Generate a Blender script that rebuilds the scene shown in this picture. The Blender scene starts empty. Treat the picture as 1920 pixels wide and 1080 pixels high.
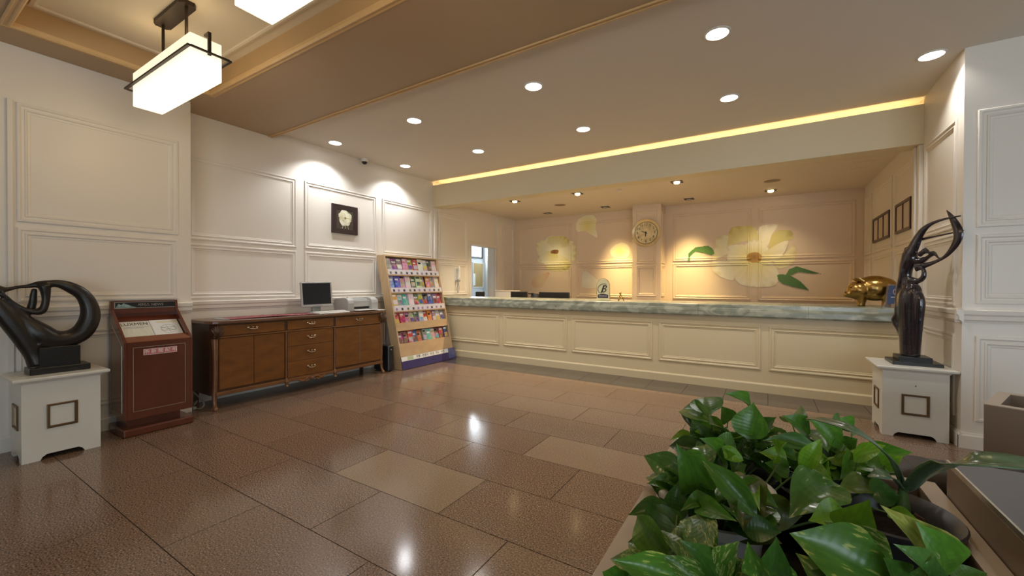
import bpy, bmesh, math, random
from mathutils import Vector as V, Matrix
S = bpy.context.scene
C = S.collection
PI = math.pi
rnd = random.Random(11)

# ------------------------------------------------------------------ camera
cam_data = bpy.data.cameras.new('camera')
cam = bpy.data.objects.new('camera', cam_data)
C.objects.link(cam)
S.camera = cam
cam_data.sensor_width = 36.0
cam_data.lens = 770.7 * 36.0 / 1920.0
cam_data.clip_start = 0.02
YAW, PITCH, ROLL = 0.555, -0.0076, 0.0031
fw = V((-math.sin(YAW) * math.cos(PITCH), math.cos(YAW) * math.cos(PITCH), math.sin(PITCH)))
rt = V((math.cos(YAW), math.sin(YAW), 0))
up = rt.cross(fw)
r2 = rt * math.cos(ROLL) + up * math.sin(ROLL)
u2 = up * math.cos(ROLL) - rt * math.sin(ROLL)
cam.matrix_world = Matrix(((r2.x, u2.x, -fw.x, 0), (r2.y, u2.y, -fw.y, 0), (r2.z, u2.z, -fw.z, 1.35), (0, 0, 0, 1)))

# ------------------------------------------------------------------ world, daylight, exposure
world = bpy.data.worlds.new('world')
S.world = world
world.use_nodes = True
bg = world.node_tree.nodes['Background']
bg.inputs['Color'].default_value = (0.72, 0.85, 1.0, 1)
bg.inputs['Strength'].default_value = 1.2
S.view_settings.view_transform = 'Standard'
S.view_settings.look = 'None'
S.view_settings.exposure = -0.8
S.view_settings.gamma = 1.0
S.view_settings.use_curve_mapping = False
S.cycles.max_bounces = 8
S.cycles.diffuse_bounces = 5
S.cycles.glossy_bounces = 4
S.cycles.transmission_bounces = 6
S.cycles.sample_clamp_indirect = 6.0
S.cycles.use_denoising = True
S.cycles.caustics_reflective = False
S.cycles.caustics_refractive = False


def light(name, kind, loc, energy, color, rot=(0, 0, 0), **kw):
    d = bpy.data.lights.new(name, kind)
    d.energy = energy
    d.color = color
    for k, v in kw.items():
        setattr(d, k, v)
    o = bpy.data.objects.new(name, d)
    C.objects.link(o)
    o.location = loc
    o.rotation_euler = rot
    return o


# daylight through the glazed entrance behind the camera (rear wall openings)
light('daylight_rear', 'AREA', (2.4, -4.35, 1.5), 290, (0.76, 0.89, 1.0), (PI / 2, 0, 0), shape='RECTANGLE', size=3.6, size_y=2.5)
light('daylight_right', 'AREA', (4.75, -0.4, 1.5), 80, (0.80, 0.90, 1.0), (PI / 2, 0, PI / 2), shape='RECTANGLE', size=5.0, size_y=2.4)

WARM = (1.0, 0.80, 0.52)
NEUT = (1.0, 0.96, 0.90)

# ------------------------------------------------------------------ materials
MATS = {}


def mat(name, col, rough=0.5, metal=0.0, noise=None, col2=None, bump=None, emit=None, spec=0.5, coat=0.0, stretch=None, detail=4, coords='Object', trans=0.0):
    """procedural principled material; noise = (scale, contrast) mixes col with col2"""
    if name in MATS:
        return MATS[name]
    m = bpy.data.materials.new(name)
    m.use_nodes = True
    nt = m.node_tree
    b = nt.nodes['Principled BSDF']
    b.inputs['Base Color'].default_value = (*col, 1)
    b.inputs['Roughness'].default_value = rough
    b.inputs['Metallic'].default_value = metal
    b.inputs['Specular IOR Level'].default_value = spec
    b.inputs['Coat Weight'].default_value = coat
    b.inputs['Coat Roughness'].default_value = 0.08
    b.inputs['Transmission Weight'].default_value = trans
    if emit:
        b.inputs['Emission Color'].default_value = (*emit[0], 1)
        b.inputs['Emission Strength'].default_value = emit[1]
    if noise or bump:
        tc = nt.nodes.new('ShaderNodeTexCoord')
        mp = nt.nodes.new('ShaderNodeMapping')
        nt.links.new(tc.outputs[coords], mp.inputs['Vector'])
        if stretch:
            mp.inputs['Scale'].default_value = stretch
    if noise:
        n = nt.nodes.new('ShaderNodeTexNoise')
        n.inputs['Scale'].default_value = noise[0]
        n.inputs['Detail'].default_value = detail
        nt.links.new(mp.outputs[0], n.inputs['Vector'])
        r = nt.nodes.new('ShaderNodeValToRGB')
        r.color_ramp.elements[0].position = 0.5 - noise[1]
        r.color_ramp.elements[1].position = 0.5 + noise[1]
        c2 = col2 or tuple(c * 0.85 for c in col)
        r.color_ramp.elements[0].color = (*c2, 1)
        r.color_ramp.elements[1].color = (*col, 1)
        nt.links.new(n.outputs['Fac'], r.inputs['Fac'])
        nt.links.new(r.outputs['Color'], b.inputs['Base Color'])
    if bump:
        n2 = nt.nodes.new('ShaderNodeTexNoise')
        n2.inputs['Scale'].default_value = bump[0]
        n2.inputs['Detail'].default_value = 5
        nt.links.new(mp.outputs[0], n2.inputs['Vector'])
        bn = nt.nodes.new('ShaderNodeBump')
        bn.inputs['Strength'].default_value = bump[1]
        bn.inputs['Distance'].default_value = 0.02
        nt.links.new(n2.outputs['Fac'], bn.inputs['Height'])
        nt.links.new(bn.outputs['Normal'], b.inputs['Normal'])
    MATS[name] = m
    return m


PAINT = mat('paint_cream', (0.78, 0.735, 0.66), 0.42, noise=(3, 0.3), col2=(0.765, 0.72, 0.645))
PAINT_C = mat('paint_counter', (0.70, 0.58, 0.355), 0.42, noise=(3, 0.3), col2=(0.685, 0.565, 0.363))
PAINT_B = mat('paint_beam', (0.74, 0.65, 0.45), 0.5, noise=(2, 0.3), col2=(0.725, 0.635, 0.438))
CEIL = mat('ceiling_paint', (0.76, 0.70, 0.62), 0.7, noise=(2, 0.3), col2=(0.75, 0.69, 0.61))
SOFF = mat('soffit_paint', (0.46, 0.34, 0.22), 0.55, noise=(2, 0.3), col2=(0.448, 0.33, 0.213))
TRAYM = mat('tray_paint', (0.74, 0.66, 0.52), 0.6, noise=(2, 0.3), col2=(0.725, 0.645, 0.505))
FASCIA = mat('tan_fascia', (0.50, 0.33, 0.165), 0.5, noise=(3, 0.3), col2=(0.47, 0.31, 0.15))
GILT = mat('gilt_trim', (0.68, 0.47, 0.24), 0.4, noise=(12, 0.3), col2=(0.60, 0.41, 0.2))
ALC = mat('alcove_paint', (0.77, 0.635, 0.48), 0.5, noise=(3, 0.3), col2=(0.755, 0.62, 0.468))
IVORY = mat('ivory_lacquer', (0.70, 0.69, 0.62), 0.35, noise=(6, 0.3), col2=(0.66, 0.65, 0.58), coat=0.2)
BRASSD = mat('dark_brass', (0.16, 0.10, 0.045), 0.4, 0.6, noise=(40, 0.3))
BLACK = mat('black_stone', (0.008, 0.0075, 0.007), 0.3, noise=(20, 0.3), col2=(0.014, 0.013, 0.012))
BRONZE = mat('dark_bronze', (0.026, 0.021, 0.016), 0.34, 0.25, noise=(9, 0.3), col2=(0.016, 0.014, 0.012), bump=(60, 0.05))
BRONZE2 = mat('glossy_bronze', (0.014, 0.013, 0.016), 0.12, 0.3, noise=(9, 0.3), col2=(0.03, 0.022, 0.03), coat=0.8, bump=(25, 0.12))
IRON = mat('brown_iron', (0.045, 0.028, 0.016), 0.45, 0.5, noise=(30, 0.3))
GOLD = mat('polished_gold', (0.50, 0.32, 0.10), 0.24, 1.0, noise=(8, 0.3), col2=(0.38, 0.23, 0.06), bump=(14, 0.08))
GOLDL = mat('pale_gold', (0.80, 0.64, 0.33), 0.2, 1.0, noise=(10, 0.3), col2=(0.74, 0.58, 0.28))
SILVER = mat('silver_line', (0.62, 0.58, 0.5), 0.3, 0.9, noise=(30, 0.3))
GREYP = mat('grey_plastic', (0.43, 0.43, 0.41), 0.4, noise=(20, 0.3), col2=(0.41, 0.41, 0.39))
GREYD = mat('grey_plastic_dark', (0.30, 0.31, 0.30), 0.42, noise=(20, 0.3))
WHITEP = mat('white_plastic', (0.74, 0.73, 0.68), 0.4, noise=(20, 0.3), col2=(0.72, 0.71, 0.66))
BLACKP = mat('black_plastic', (0.012, 0.012, 0.013), 0.35, noise=(30, 0.3))
SCREEN = mat('dark_screen', (0.014, 0.015, 0.018), 0.18, noise=(2, 0.3), col2=(0.018, 0.019, 0.022))
TAUPE = mat('taupe_laminate', (0.215, 0.155, 0.112), 0.45, noise=(5, 0.3), col2=(0.195, 0.142, 0.102))
TAUPEL = mat('taupe_edge', (0.40, 0.325, 0.25), 0.42, noise=(5, 0.3), col2=(0.37, 0.30, 0.23))
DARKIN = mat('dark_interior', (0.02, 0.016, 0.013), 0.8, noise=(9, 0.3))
SOIL = mat('potting_soil', (0.045, 0.028, 0.018), 0.95, noise=(60, 0.2), col2=(0.02, 0.013, 0.009), bump=(80, 0.8))
LEATHER = mat('dark_leather', (0.030, 0.020, 0.017), 0.5, spec=0.35, noise=(14, 0.3), col2=(0.03, 0.02, 0.018), bump=(220, 0.15))
STONE_T = mat('dark_polished_top', (0.085, 0.088, 0.105), 0.3, noise=(120, 0.2), col2=(0.10, 0.10, 0.12))
CERAM = mat('white_ceramic', (0.66, 0.66, 0.66), 0.15, noise=(6, 0.3), col2=(0.62, 0.62, 0.62), coat=0.5)
POTG = mat('charcoal_pot', (0.055, 0.052, 0.06), 0.38, noise=(9, 0.3), col2=(0.045, 0.043, 0.05))
GLASSW = mat('daylit_pane', (0.9, 0.95, 1.0), 0.3, emit=((0.9, 0.96, 1.0), 5.0), noise=(1, 0.3))
CORK = mat('cork_board', (0.42, 0.30, 0.13), 0.8, noise=(90, 0.2), col2=(0.36, 0.25, 0.1))
PAPER = mat('white_paper', (0.82, 0.81, 0.77), 0.6, noise=(12, 0.3), col2=(0.79, 0.78, 0.74))
INK = mat('black_ink', (0.02, 0.02, 0.02), 0.6, noise=(30, 0.3))
PURPLE = mat('purple_print', (0.045, 0.035, 0.14), 0.45, noise=(6, 0.3), col2=(0.04, 0.03, 0.12))
BIRCH = mat('birch_wood', (0.56, 0.39, 0.22), 0.42, noise=(5, 0.22), col2=(0.48, 0.325, 0.175), stretch=(6, 1, 1))
WOOD = mat('walnut_veneer', (0.20, 0.074, 0.013), 0.3, noise=(4.5, 0.22), col2=(0.115, 0.039, 0.007), stretch=(1, 1, 3.2), detail=7, coat=0.25)
WOODD = mat('walnut_dark', (0.085, 0.036, 0.016), 0.34, noise=(6, 0.25), col2=(0.05, 0.021, 0.01), stretch=(1, 1, 3))
WOODT = mat('walnut_top', (0.15, 0.072, 0.036), 0.3, noise=(5, 0.22), col2=(0.10, 0.045, 0.022), stretch=(5, 1, 1), coat=0.3)
MAHOG = mat('mahogany', (0.125, 0.034, 0.017), 0.26, noise=(5, 0.25), col2=(0.085, 0.022, 0.011), stretch=(1, 1, 0.4), coat=0.4)
MAHOG_LIT = mat('mahogany_lit', (0.23, 0.075, 0.028), 0.3, noise=(6, 0.25), col2=(0.17, 0.055, 0.02), stretch=(1, 0.4, 1))  # mahogany with the light falling on the stand's front ledge painted in
RUNNER = mat('crimson_runner', (0.22, 0.025, 0.045), 0.8, noise=(26, 0.12), col2=(0.36, 0.14, 0.13), detail=3)
PINKL = mat('pink_label', (0.52, 0.16, 0.17), 0.5, noise=(30, 0.3))
BLUEP = mat('blue_award', (0.03, 0.06, 0.17), 0.3, noise=(9, 0.3))
CLEAR = mat('clear_acrylic', (0.85, 0.72, 0.68), 0.08, trans=0.85, noise=(2, 0.3))
SIGNP = mat('sign_cream', (0.74, 0.68, 0.42), 0.35, noise=(5, 0.3), col2=(0.70, 0.64, 0.38))
BAND = mat('sign_band', (0.06, 0.045, 0.06), 0.4, noise=(15, 0.3))
ALU = mat('grey_trim', (0.34, 0.31, 0.26), 0.45, noise=(12, 0.3))


def stone_material():
    m = bpy.data.materials.new('green_marble')
    m.use_nodes = True
    nt = m.node_tree
    b = nt.nodes['Principled BSDF']
    b.inputs['Roughness'].default_value = 0.22
    tc = nt.nodes.new('ShaderNodeTexCoord')
    mp = nt.nodes.new('ShaderNodeMapping')
    mp.inputs['Rotation'].default_value = (0, 0.5, 0.2)
    mp.inputs['Scale'].default_value = (1, 1, 2.2)
    n1 = nt.nodes.new('ShaderNodeTexNoise')
    n1.inputs['Scale'].default_value = 3.4
    n1.inputs['Detail'].default_value = 8
    n1.inputs['Distortion'].default_value = 1.6
    r = nt.nodes.new('ShaderNodeValToRGB')
    e = r.color_ramp.elements
    e[0].position, e[0].color = 0.26, (0.19, 0.205, 0.155, 1)
    e[1].position, e[1].color = 0.74, (0.46, 0.45, 0.34, 1)
    k = e.new(0.47)
    k.color = (0.25, 0.265, 0.20, 1)
    k = e.new(0.53)
    k.color = (0.33, 0.34, 0.26, 1)
    nt.links.new(tc.outputs['Object'], mp.inputs['Vector'])
    nt.links.new(mp.outputs[0], n1.inputs['Vector'])
    nt.links.new(n1.outputs['Fac'], r.inputs['Fac'])
    nt.links.new(r.outputs['Color'], b.inputs['Base Color'])
    return m


MARBLE = stone_material()


def granite(name, base_a, base_b, dark, rough):
    """polished granite: fine speckles, each slab with its own tone"""
    m = bpy.data.materials.new(name)
    m.use_nodes = True
    nt = m.node_tree
    L = nt.links.new
    b = nt.nodes['Principled BSDF']
    tc = nt.nodes.new('ShaderNodeTexCoord')
    oi = nt.nodes.new('ShaderNodeObjectInfo')
    va = nt.nodes.new('ShaderNodeVectorMath')
    va.operation = 'ADD'
    L(tc.outputs['Object'], va.inputs[0])
    mu = nt.nodes.new('ShaderNodeVectorMath')
    mu.operation = 'SCALE'
    L(oi.outputs['Location'], mu.inputs[0])
    mu.inputs['Scale'].default_value = 3.7
    L(mu.outputs[0], va.inputs[1])
    n = nt.nodes.new('ShaderNodeTexNoise')
    n.inputs['Scale'].default_value = 125
    n.inputs['Detail'].default_value = 4
    L(va.outputs[0], n.inputs['Vector'])
    r = nt.nodes.new('ShaderNodeValToRGB')
    e = r.color_ramp.elements
    e[0].position, e[0].color = 0.38, (*dark, 1)
    e[1].position, e[1].color = 0.60, (*base_a, 1)
    k = e.new(0.46)
    k.color = (*[c * 0.72 for c in base_a], 1)
    k = e.new(0.68)
    k.color = (*[min(1, c * 1.55) for c in base_b], 1)
    L(n.outputs['Fac'], r.inputs['Fac'])
    n2 = nt.nodes.new('ShaderNodeTexNoise')
    n2.inputs['Scale'].default_value = 3.0
    n2.inputs['Detail'].default_value = 3
    L(va.outputs[0], n2.inputs['Vector'])
    mx = nt.nodes.new('ShaderNodeMix')
    mx.data_type = 'RGBA'
    mx.blend_type = 'MULTIPLY'
    mx.inputs['Factor'].default_value = 1.0
    L(r.outputs['Color'], mx.inputs['A'])
    r2_ = nt.nodes.new('ShaderNodeValToRGB')
    r2_.color_ramp.elements[0].color = (0.86, 0.83, 0.80, 1)
    r2_.color_ramp.elements[1].color = (1.0, 1.0, 1.0, 1)
    ad = nt.nodes.new('ShaderNodeMath')
    ad.operation = 'MULTIPLY_ADD'
    L(n2.outputs['Fac'], ad.inputs[0])
    ad.inputs[1].default_value = 0.5
    L(oi.outputs['Random'], ad.inputs[2])
    sc = nt.nodes.new('ShaderNodeMath')
    sc.operation = 'MULTIPLY'
    L(ad.outputs[0], sc.inputs[0])
    sc.inputs[1].default_value = 0.68
    L(sc.outputs[0], r2_.inputs['Fac'])
    L(r2_.outputs['Color'], mx.inputs['B'])
    # tone of the single slab between the two bases
    mx2 = nt.nodes.new('ShaderNodeMix')
    mx2.data_type = 'RGBA'
    gt = nt.nodes.new('ShaderNodeSeparateColor')
    L(oi.outputs['Color'], gt.inputs[0])
    g2 = nt.nodes.new('ShaderNodeMath')
    g2.operation = 'MULTIPLY'
    L(gt.outputs[0], g2.inputs[0])
    g2.inputs[1].default_value = 1.0
    L(g2.outputs[0], mx2.inputs['Factor'])
    L(mx.outputs['Result'], mx2.inputs['A'])
    mx2.inputs['B'].default_value = (*base_b, 1)
    L(mx2.outputs['Result'], b.inputs['Base Color'])
    b.inputs['Roughness'].default_value = rough
    b.inputs['Specular IOR Level'].default_value = 0.5
    return m


GRAN = granite('red_granite', (0.25, 0.160, 0.110), (0.32, 0.235, 0.148), (0.045, 0.032, 0.026), 0.14)
GRAND = granite('dark_granite_border', (0.145, 0.115, 0.09), (0.18, 0.145, 0.11), (0.05, 0.04, 0.032), 0.15)
GROUT = mat('grout', (0.075, 0.055, 0.042), 0.8, noise=(40, 0.3))


def leaf_material(name, a, b_, streak, amount, rough=0.3):
    """leaf: deep green, paler midrib, optional cream-yellow streaks running along the blade (object x)"""
    m = bpy.data.materials.new(name)
    m.use_nodes = True
    nt = m.node_tree
    L = nt.links.new
    bs = nt.nodes['Principled BSDF']
    bs.inputs['Roughness'].default_value = rough
    bs.inputs['Specular IOR Level'].default_value = 0.55
    bs.inputs['Subsurface Weight'].default_value = 0.0
    tc = nt.nodes.new('ShaderNodeTexCoord')
    oi = nt.nodes.new('ShaderNodeObjectInfo')
    mp = nt.nodes.new('ShaderNodeMapping')
    mp.inputs['Scale'].default_value = (2.2, 9.0, 1)
    L(tc.outputs['Object'], mp.inputs['Vector'])
    ad = nt.nodes.new('ShaderNodeVectorMath')
    ad.operation = 'ADD'
    L(mp.outputs[0], ad.inputs[0])
    L(oi.outputs['Location'], ad.inputs[1])
    n = nt.nodes.new('ShaderNodeTexNoise')
    n.inputs['Scale'].default_value = 1.6
    n.inputs['Detail'].default_value = 5
    L(ad.outputs[0], n.inputs['Vector'])
    r = nt.nodes.new('ShaderNodeValToRGB')
    e = r.color_ramp.elements
    e[0].position, e[0].color = 0.25, (*b_, 1)
    e[1].position, e[1].color = 0.60, (*a, 1)
    if amount > 0:
        k = e.new(0.66 - amount * 0.2)
        k.color = (*a, 1)
        k = e.new(0.70 - amount * 0.2)
        k.color = (*streak, 1)
    L(n.outputs['Fac'], r.inputs['Fac'])
    hs = nt.nodes.new('ShaderNodeHueSaturation')
    mr = nt.nodes.new('ShaderNodeMapRange')
    L(oi.outputs['Random'], mr.inputs['Value'])
    mr.inputs['To Min'].default_value = 0.75
    mr.inputs['To Max'].default_value = 1.25
    L(mr.outputs[0], hs.inputs['Value'])
    L(r.outputs['Color'], hs.inputs['Color'])
    L(hs.outputs['Color'], bs.inputs['Base Color'])
    wv = nt.nodes.new('ShaderNodeTexWave')
    wv.inputs['Scale'].default_value = 3.2
    wv.inputs['Distortion'].default_value = 1.5
    L(tc.outputs['Object'], wv.inputs['Vector'])
    bp = nt.nodes.new('ShaderNodeBump')
    bp.inputs['Strength'].default_value = 0.07
    bp.inputs['Distance'].default_value = 0.004
    L(wv.outputs['Fac'], bp.inputs['Height'])
    L(bp.outputs['Normal'], bs.inputs['Normal'])
    # thin leaf: some light passes through
    tr = nt.nodes.new('ShaderNodeBsdfTranslucent')
    L(hs.outputs['Color'], tr.inputs['Color'])
    ms = nt.nodes.new('ShaderNodeMixShader')
    ms.inputs['Fac'].default_value = 0.28
    out = nt.nodes['Material Output']
    L(bs.outputs[0], ms.inputs[1])
    L(tr.outputs[0], ms.inputs[2])
    L(ms.outputs[0], out.inputs['Surface'])
    return m


YEL = (0.42, 0.45, 0.12)
LEAFM = {
    'g': leaf_material('leaf_green', (0.085, 0.225, 0.022), (0.045, 0.135, 0.016), YEL, 0),
    'd': leaf_material('leaf_dark', (0.05, 0.14, 0.02), (0.03, 0.085, 0.014), YEL, 0),
    'b': leaf_material('leaf_bright', (0.17, 0.36, 0.022), (0.10, 0.25, 0.018), YEL, 0),
    'w': leaf_material('leaf_waxy', (0.08, 0.19, 0.04), (0.05, 0.13, 0.026), (0.3, 0.36, 0.18), 0.1, 0.2),
    'o': leaf_material('leaf_olive', (0.10, 0.14, 0.02), (0.055, 0.085, 0.014), YEL, 0),
    'v': leaf_material('leaf_variegated', (0.075, 0.18, 0.022), (0.045, 0.12, 0.016), (0.42, 0.46, 0.17), 0.75),
    'v2': leaf_material('leaf_streaked', (0.07, 0.18, 0.02), (0.045, 0.12, 0.016), (0.30, 0.36, 0.08), 0.35),
    'y': leaf_material('leaf_yellow', (0.30, 0.34, 0.075), (0.07, 0.13, 0.025), (0.42, 0.44, 0.14), 0.8),
}
STEMM = mat('stem_green', (0.09, 0.16, 0.04), 0.45, noise=(12, 0.3))
STRAPM = mat('strap_leaf', (0.11, 0.17, 0.095), 0.24, noise=(4, 0.3), col2=(0.07, 0.12, 0.06), stretch=(1, 30, 1))

# ------------------------------------------------------------------ helpers
ORG = {}


def tag(o, label=None, cat=None, group=None, kind=None):
    if label:
        o['label'] = label
    if cat:
        o['category'] = cat
    if group:
        o['group'] = group
    if kind:
        o['kind'] = kind
    return o


def thing(name, label, cat, loc=(0, 0, 0), group=None, rotz=0.0):
    o = bpy.data.objects.new(name, None)
    o.empty_display_size = 0.1
    C.objects.link(o)
    o.location = loc
    o.rotation_euler = (0, 0, rotz)
    ORG[o.name] = Matrix.Translation(V(loc)) @ Matrix.Rotation(rotz, 4, 'Z')
    return tag(o, label, cat, group)


def part(name, bm, m, parent=None, smooth=False, label=None, local=False, bevel=0.0, seg=1):
    """link a bmesh (world coordinates unless local) as ONE object under parent"""
    if parent is not None and not local:
        bm.transform(ORG[parent.name].inverted())
    bmesh.ops.recalc_face_normals(bm, faces=bm.faces)
    me = bpy.data.meshes.new(name)
    bm.to_mesh(me)
    bm.free()
    for mm in (m if isinstance(m, (list, tuple)) else [m]):
        me.materials.append(mm)
    o = bpy.data.objects.new(name, me)
    C.objects.link(o)
    if smooth:
        for p in me.polygons:
            p.use_smooth = True
        try:
            me.set_sharp_from_angle(angle=math.radians(42))
        except Exception:
            pass
    if bevel:
        md = o.modifiers.new('bevel', 'BEVEL')
        md.width = bevel
        md.segments = seg
        md.limit_method = 'ANGLE'
    if parent is not None:
        o.parent = parent
        ORG[o.name] = ORG[parent.name]
    else:
        ORG[o.name] = Matrix.Identity(4)
    if label:
        o['label'] = label
    return o


def struct(name, bm, m, label=None, cat='', **kw):
    o = part(name, bm, m, None, **kw)
    o['kind'] = 'structure'
    if label:
        o['label'] = label
    if cat:
        o['category'] = cat
    return o


def dup(root, loc, label=None, rotz=None):
    """a copy of a thing with copies of its parts and sub-parts (mesh data shared)"""
    r = root.copy()
    C.objects.link(r)
    r.location = loc
    if rotz is not None:
        r.rotation_euler = (0, 0, rotz)
    if label:
        r['label'] = label
    for ch in list(root.children):
        c = ch.copy()
        C.objects.link(c)
        c.parent = r
        for g in list(ch.children):
            d = g.copy()
            C.objects.link(d)
            d.parent = c
    return r


def B():
    return bmesh.new()


def bx(bm, x0, x1, y0, y1, z0, z1):
    vs = [bm.verts.new((x, y, z)) for z in (z0, z1) for y in (y0, y1) for x in (x0, x1)]
    for f in ((0, 1, 3, 2), (4, 6, 7, 5), (0, 4, 5, 1), (2, 3, 7, 6), (0, 2, 6, 4), (1, 5, 7, 3)):
        bm.faces.new([vs[i] for i in f])
    return bm


def box(*a):
    return bx(B(), *a)


def quadbox(bm, p, ex, ey, ez):
    """box from corner p and three edge vectors"""
    p, ex, ey, ez = V(p), V(ex), V(ey), V(ez)
    vs = [bm.verts.new(p + ex * i + ey * j + ez * k) for k in (0, 1) for j in (0, 1) for i in (0, 1)]
    for f in ((0, 1, 3, 2), (4, 6, 7, 5), (0, 4, 5, 1), (2, 3, 7, 6), (0, 2, 6, 4), (1, 5, 7, 3)):
        bm.faces.new([vs[i] for i in f])
    return bm


def prism(bm, pts, ext):
    """extrude a planar polygon (3D points) by the vector ext"""
    ext = V(ext)
    a = [bm.verts.new(V(p)) for p in pts]
    b = [bm.verts.new(V(p) + ext) for p in pts]
    n = len(pts)
    bm.faces.new(a)
    bm.faces.new(b[::-1])
    for i in range(n):
        bm.faces.new((a[i], b[i], b[(i + 1) % n], a[(i + 1) % n]))
    return bm


def frame_axes(d):
    d = d.normalized()
    h = V((0, 0, 1)) if abs(d.z) < 0.9 else V((1, 0, 0))
    a = d.cross(h).normalized()
    return a, a.cross(d).normalized()


def spline(pts, n):
    """Catmull-Rom through tuples of any length"""
    out = []
    P = [pts[0]] + list(pts) + [pts[-1]]
    for i in range(1, len(P) - 2):
        for k in range(n):
            t = k / n
            out.append(tuple(0.5 * (2 * b + (c - a) * t + (2 * a - 5 * b + 4 * c - d) * t * t + (3 * b - a - 3 * c + d) * t ** 3)
                             for a, b, c, d in zip(P[i - 1], P[i], P[i + 1], P[i + 2])))
    out.append(tuple(pts[-1]))
    return out


def tube(bm, pts, rad, seg=8, sub=1, flat=None, cap=True):
    """swept tube; pts 3D, rad number or list; flat=(axis vector, factor) squashes the section along the axis"""
    R = rad if isinstance(rad, (list, tuple)) else [rad] * len(pts)
    q = [tuple(p) + (r,) for p, r in zip(pts, R)]
    if sub > 1:
        q = spline(q, sub)
    P = [V(x[:3]) for x in q]
    R = [max(x[3], 0.0005) for x in q]
    rings = []
    a = None
    for i, p in enumerate(P):
        d = (P[min(i + 1, len(P) - 1)] - P[max(i - 1, 0)])
        if d.length < 1e-9:
            d = V((0, 0, 1))
        d.normalize()
        if a is None:
            a, b = frame_axes(d)
        else:
            a = (a - d * a.dot(d))
            if a.length < 1e-6:
                a, b = frame_axes(d)
            a.normalize()
            b = a.cross(d)
        ring = []
        for k in range(seg):
            t = 2 * PI * k / seg
            o = a * math.cos(t) * R[i] + b * math.sin(t) * R[i]
            if flat:
                ax = flat[0]
                o = o - ax * o.dot(ax) * (1 - flat[1])
            ring.append(bm.verts.new(p + o))
        rings.append(ring)
    for r0, r1 in zip(rings, rings[1:]):
        for k in range(seg):
            bm.faces.new((r0[k], r0[(k + 1) % seg], r1[(k + 1) % seg], r1[k]))
    if cap:
        bm.faces.new(rings[0][::-1])
        bm.faces.new(rings[-1])
    return bm


def lathe(bm, prof, c=(0, 0, 0), seg=24, sx=1.0, sy=1.0):
    """revolve (radius, z) about the vertical through c"""
    rings = []
    for r, z in prof:
        rings.append([bm.verts.new((c[0] + max(r, 1e-4) * math.cos(2 * PI * k / seg) * sx, c[1] + max(r, 1e-4) * math.sin(2 * PI * k / seg) * sy, c[2] + z)) for k in range(seg)])
    for a, b in zip(rings, rings[1:]):
        for k in range(seg):
            bm.faces.new((a[k], a[(k + 1) % seg], b[(k + 1) % seg], b[k]))
    bm.faces.new(rings[0][::-1])
    bm.faces.new(rings[-1])
    return bm


def blob(bm, c, r, seg=16, rings=10, rot=None):
    m = Matrix.Translation(V(c)) @ (rot or Matrix.Identity(4)) @ Matrix.Diagonal((r[0], r[1], r[2], 1))
    bmesh.ops.create_uvsphere(bm, u_segments=seg, v_segments=rings, radius=1.0, matrix=m)
    return bm


def text(name, s, size, parent, mtx, m, extrude=0.0006, align='CENTER', shear=0.0, label=None, font_w=1.0):
    """lettering as a real text object lying in the xy-plane of mtx (world)"""
    cu = bpy.data.curves.new(name, 'FONT')
    cu.body = s
    cu.size = size
    cu.extrude = extrude
    cu.align_x = align
    cu.align_y = 'CENTER'
    cu.shear = shear
    cu.offset = 0.0
    cu.resolution_u = 3
    cu.materials.append(m)
    tmp = bpy.data.objects.new('lettering_curve', cu)
    C.objects.link(tmp)
    bpy.context.view_layer.update()
    me = bpy.data.meshes.new_from_object(tmp.evaluated_get(bpy.context.evaluated_depsgraph_get()))
    bpy.data.objects.remove(tmp)
    bpy.data.curves.remove(cu)
    o = bpy.data.objects.new(name, me)
    C.objects.link(o)
    o.parent = parent
    o.matrix_local = ORG[parent.name].inverted() @ mtx @ Matrix.Diagonal((font_w, 1, 1, 1))
    ORG[o.name] = ORG[parent.name]
    if label:
        o['label'] = label
    return o


def plane_mtx(o, ux, uy):
    ux, uy = V(ux).normalized(), V(uy).normalized()
    n = ux.cross(uy)
    return Matrix(((ux.x, uy.x, n.x, o[0]), (ux.y, uy.y, n.y, o[1]), (ux.z, uy.z, n.z, o[2]), (0, 0, 0, 1)))


class Wall:
    """wall coordinates: u along, z up, d out of the wall"""

    def __init__(self, o, u, n):
        self.o, self.u, self.n = V(o), V(u), V(n)

    def p(self, u, z, d=0.0):
        return self.o + self.u * u + V((0, 0, z)) + self.n * d


W_LEFT = Wall((-5.5, 0, 0), (0, 1, 0), (1, 0, 0))
W_PIER = Wall((-5.173, 0, 0), (0, 1, 0), (1, 0, 0))
W_BACK = Wall((0, 9.0, 0), (1, 0, 0), (0, -1, 0))
W_PILL = Wall((0, 8.6, 0), (1, 0, 0), (0, -1, 0))
W_PILS = Wall((-1.815, 0, 0), (0, 1, 0), (1, 0, 0))
W_RIGHT = Wall((1.39, 0, 0), (0, 1, 0), (-1, 0, 0))
W_FRONT = Wall((0, 4.91, 0), (1, 0, 0), (0, -1, 0))
W_CTR = Wall((0, 6.075, 0), (1, 0, 0), (0, -1, 0))

PROF = [(0, 0), (0.0, 0.011), (0.005, 0.015), (0.018, 0.016), (0.028, 0.008), (0.042, 0.007), (0.047, 0.013), (0.054, 0.013), (0.062, 0.004), (0.074, 0.003), (0.08, 0.0)]


def moulding(bm, w, u0, u1, z0, z1, prof=PROF, k=1.0):
    rings = []
    for a, d in prof:
        a, d = a * k, d * k
        rings.append([bm.verts.new(w.p(*q, d)) for q in ((u0 + a, z0 + a), (u1 - a, z0 + a), (u1 - a, z1 - a), (u0 + a, z1 - a))])
    for r0, r1 in zip(rings, rings[1:]):
        for i in range(4):
            bm.faces.new((r0[i], r0[(i + 1) % 4], r1[(i + 1) % 4], r1[i]))
    return bm


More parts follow.
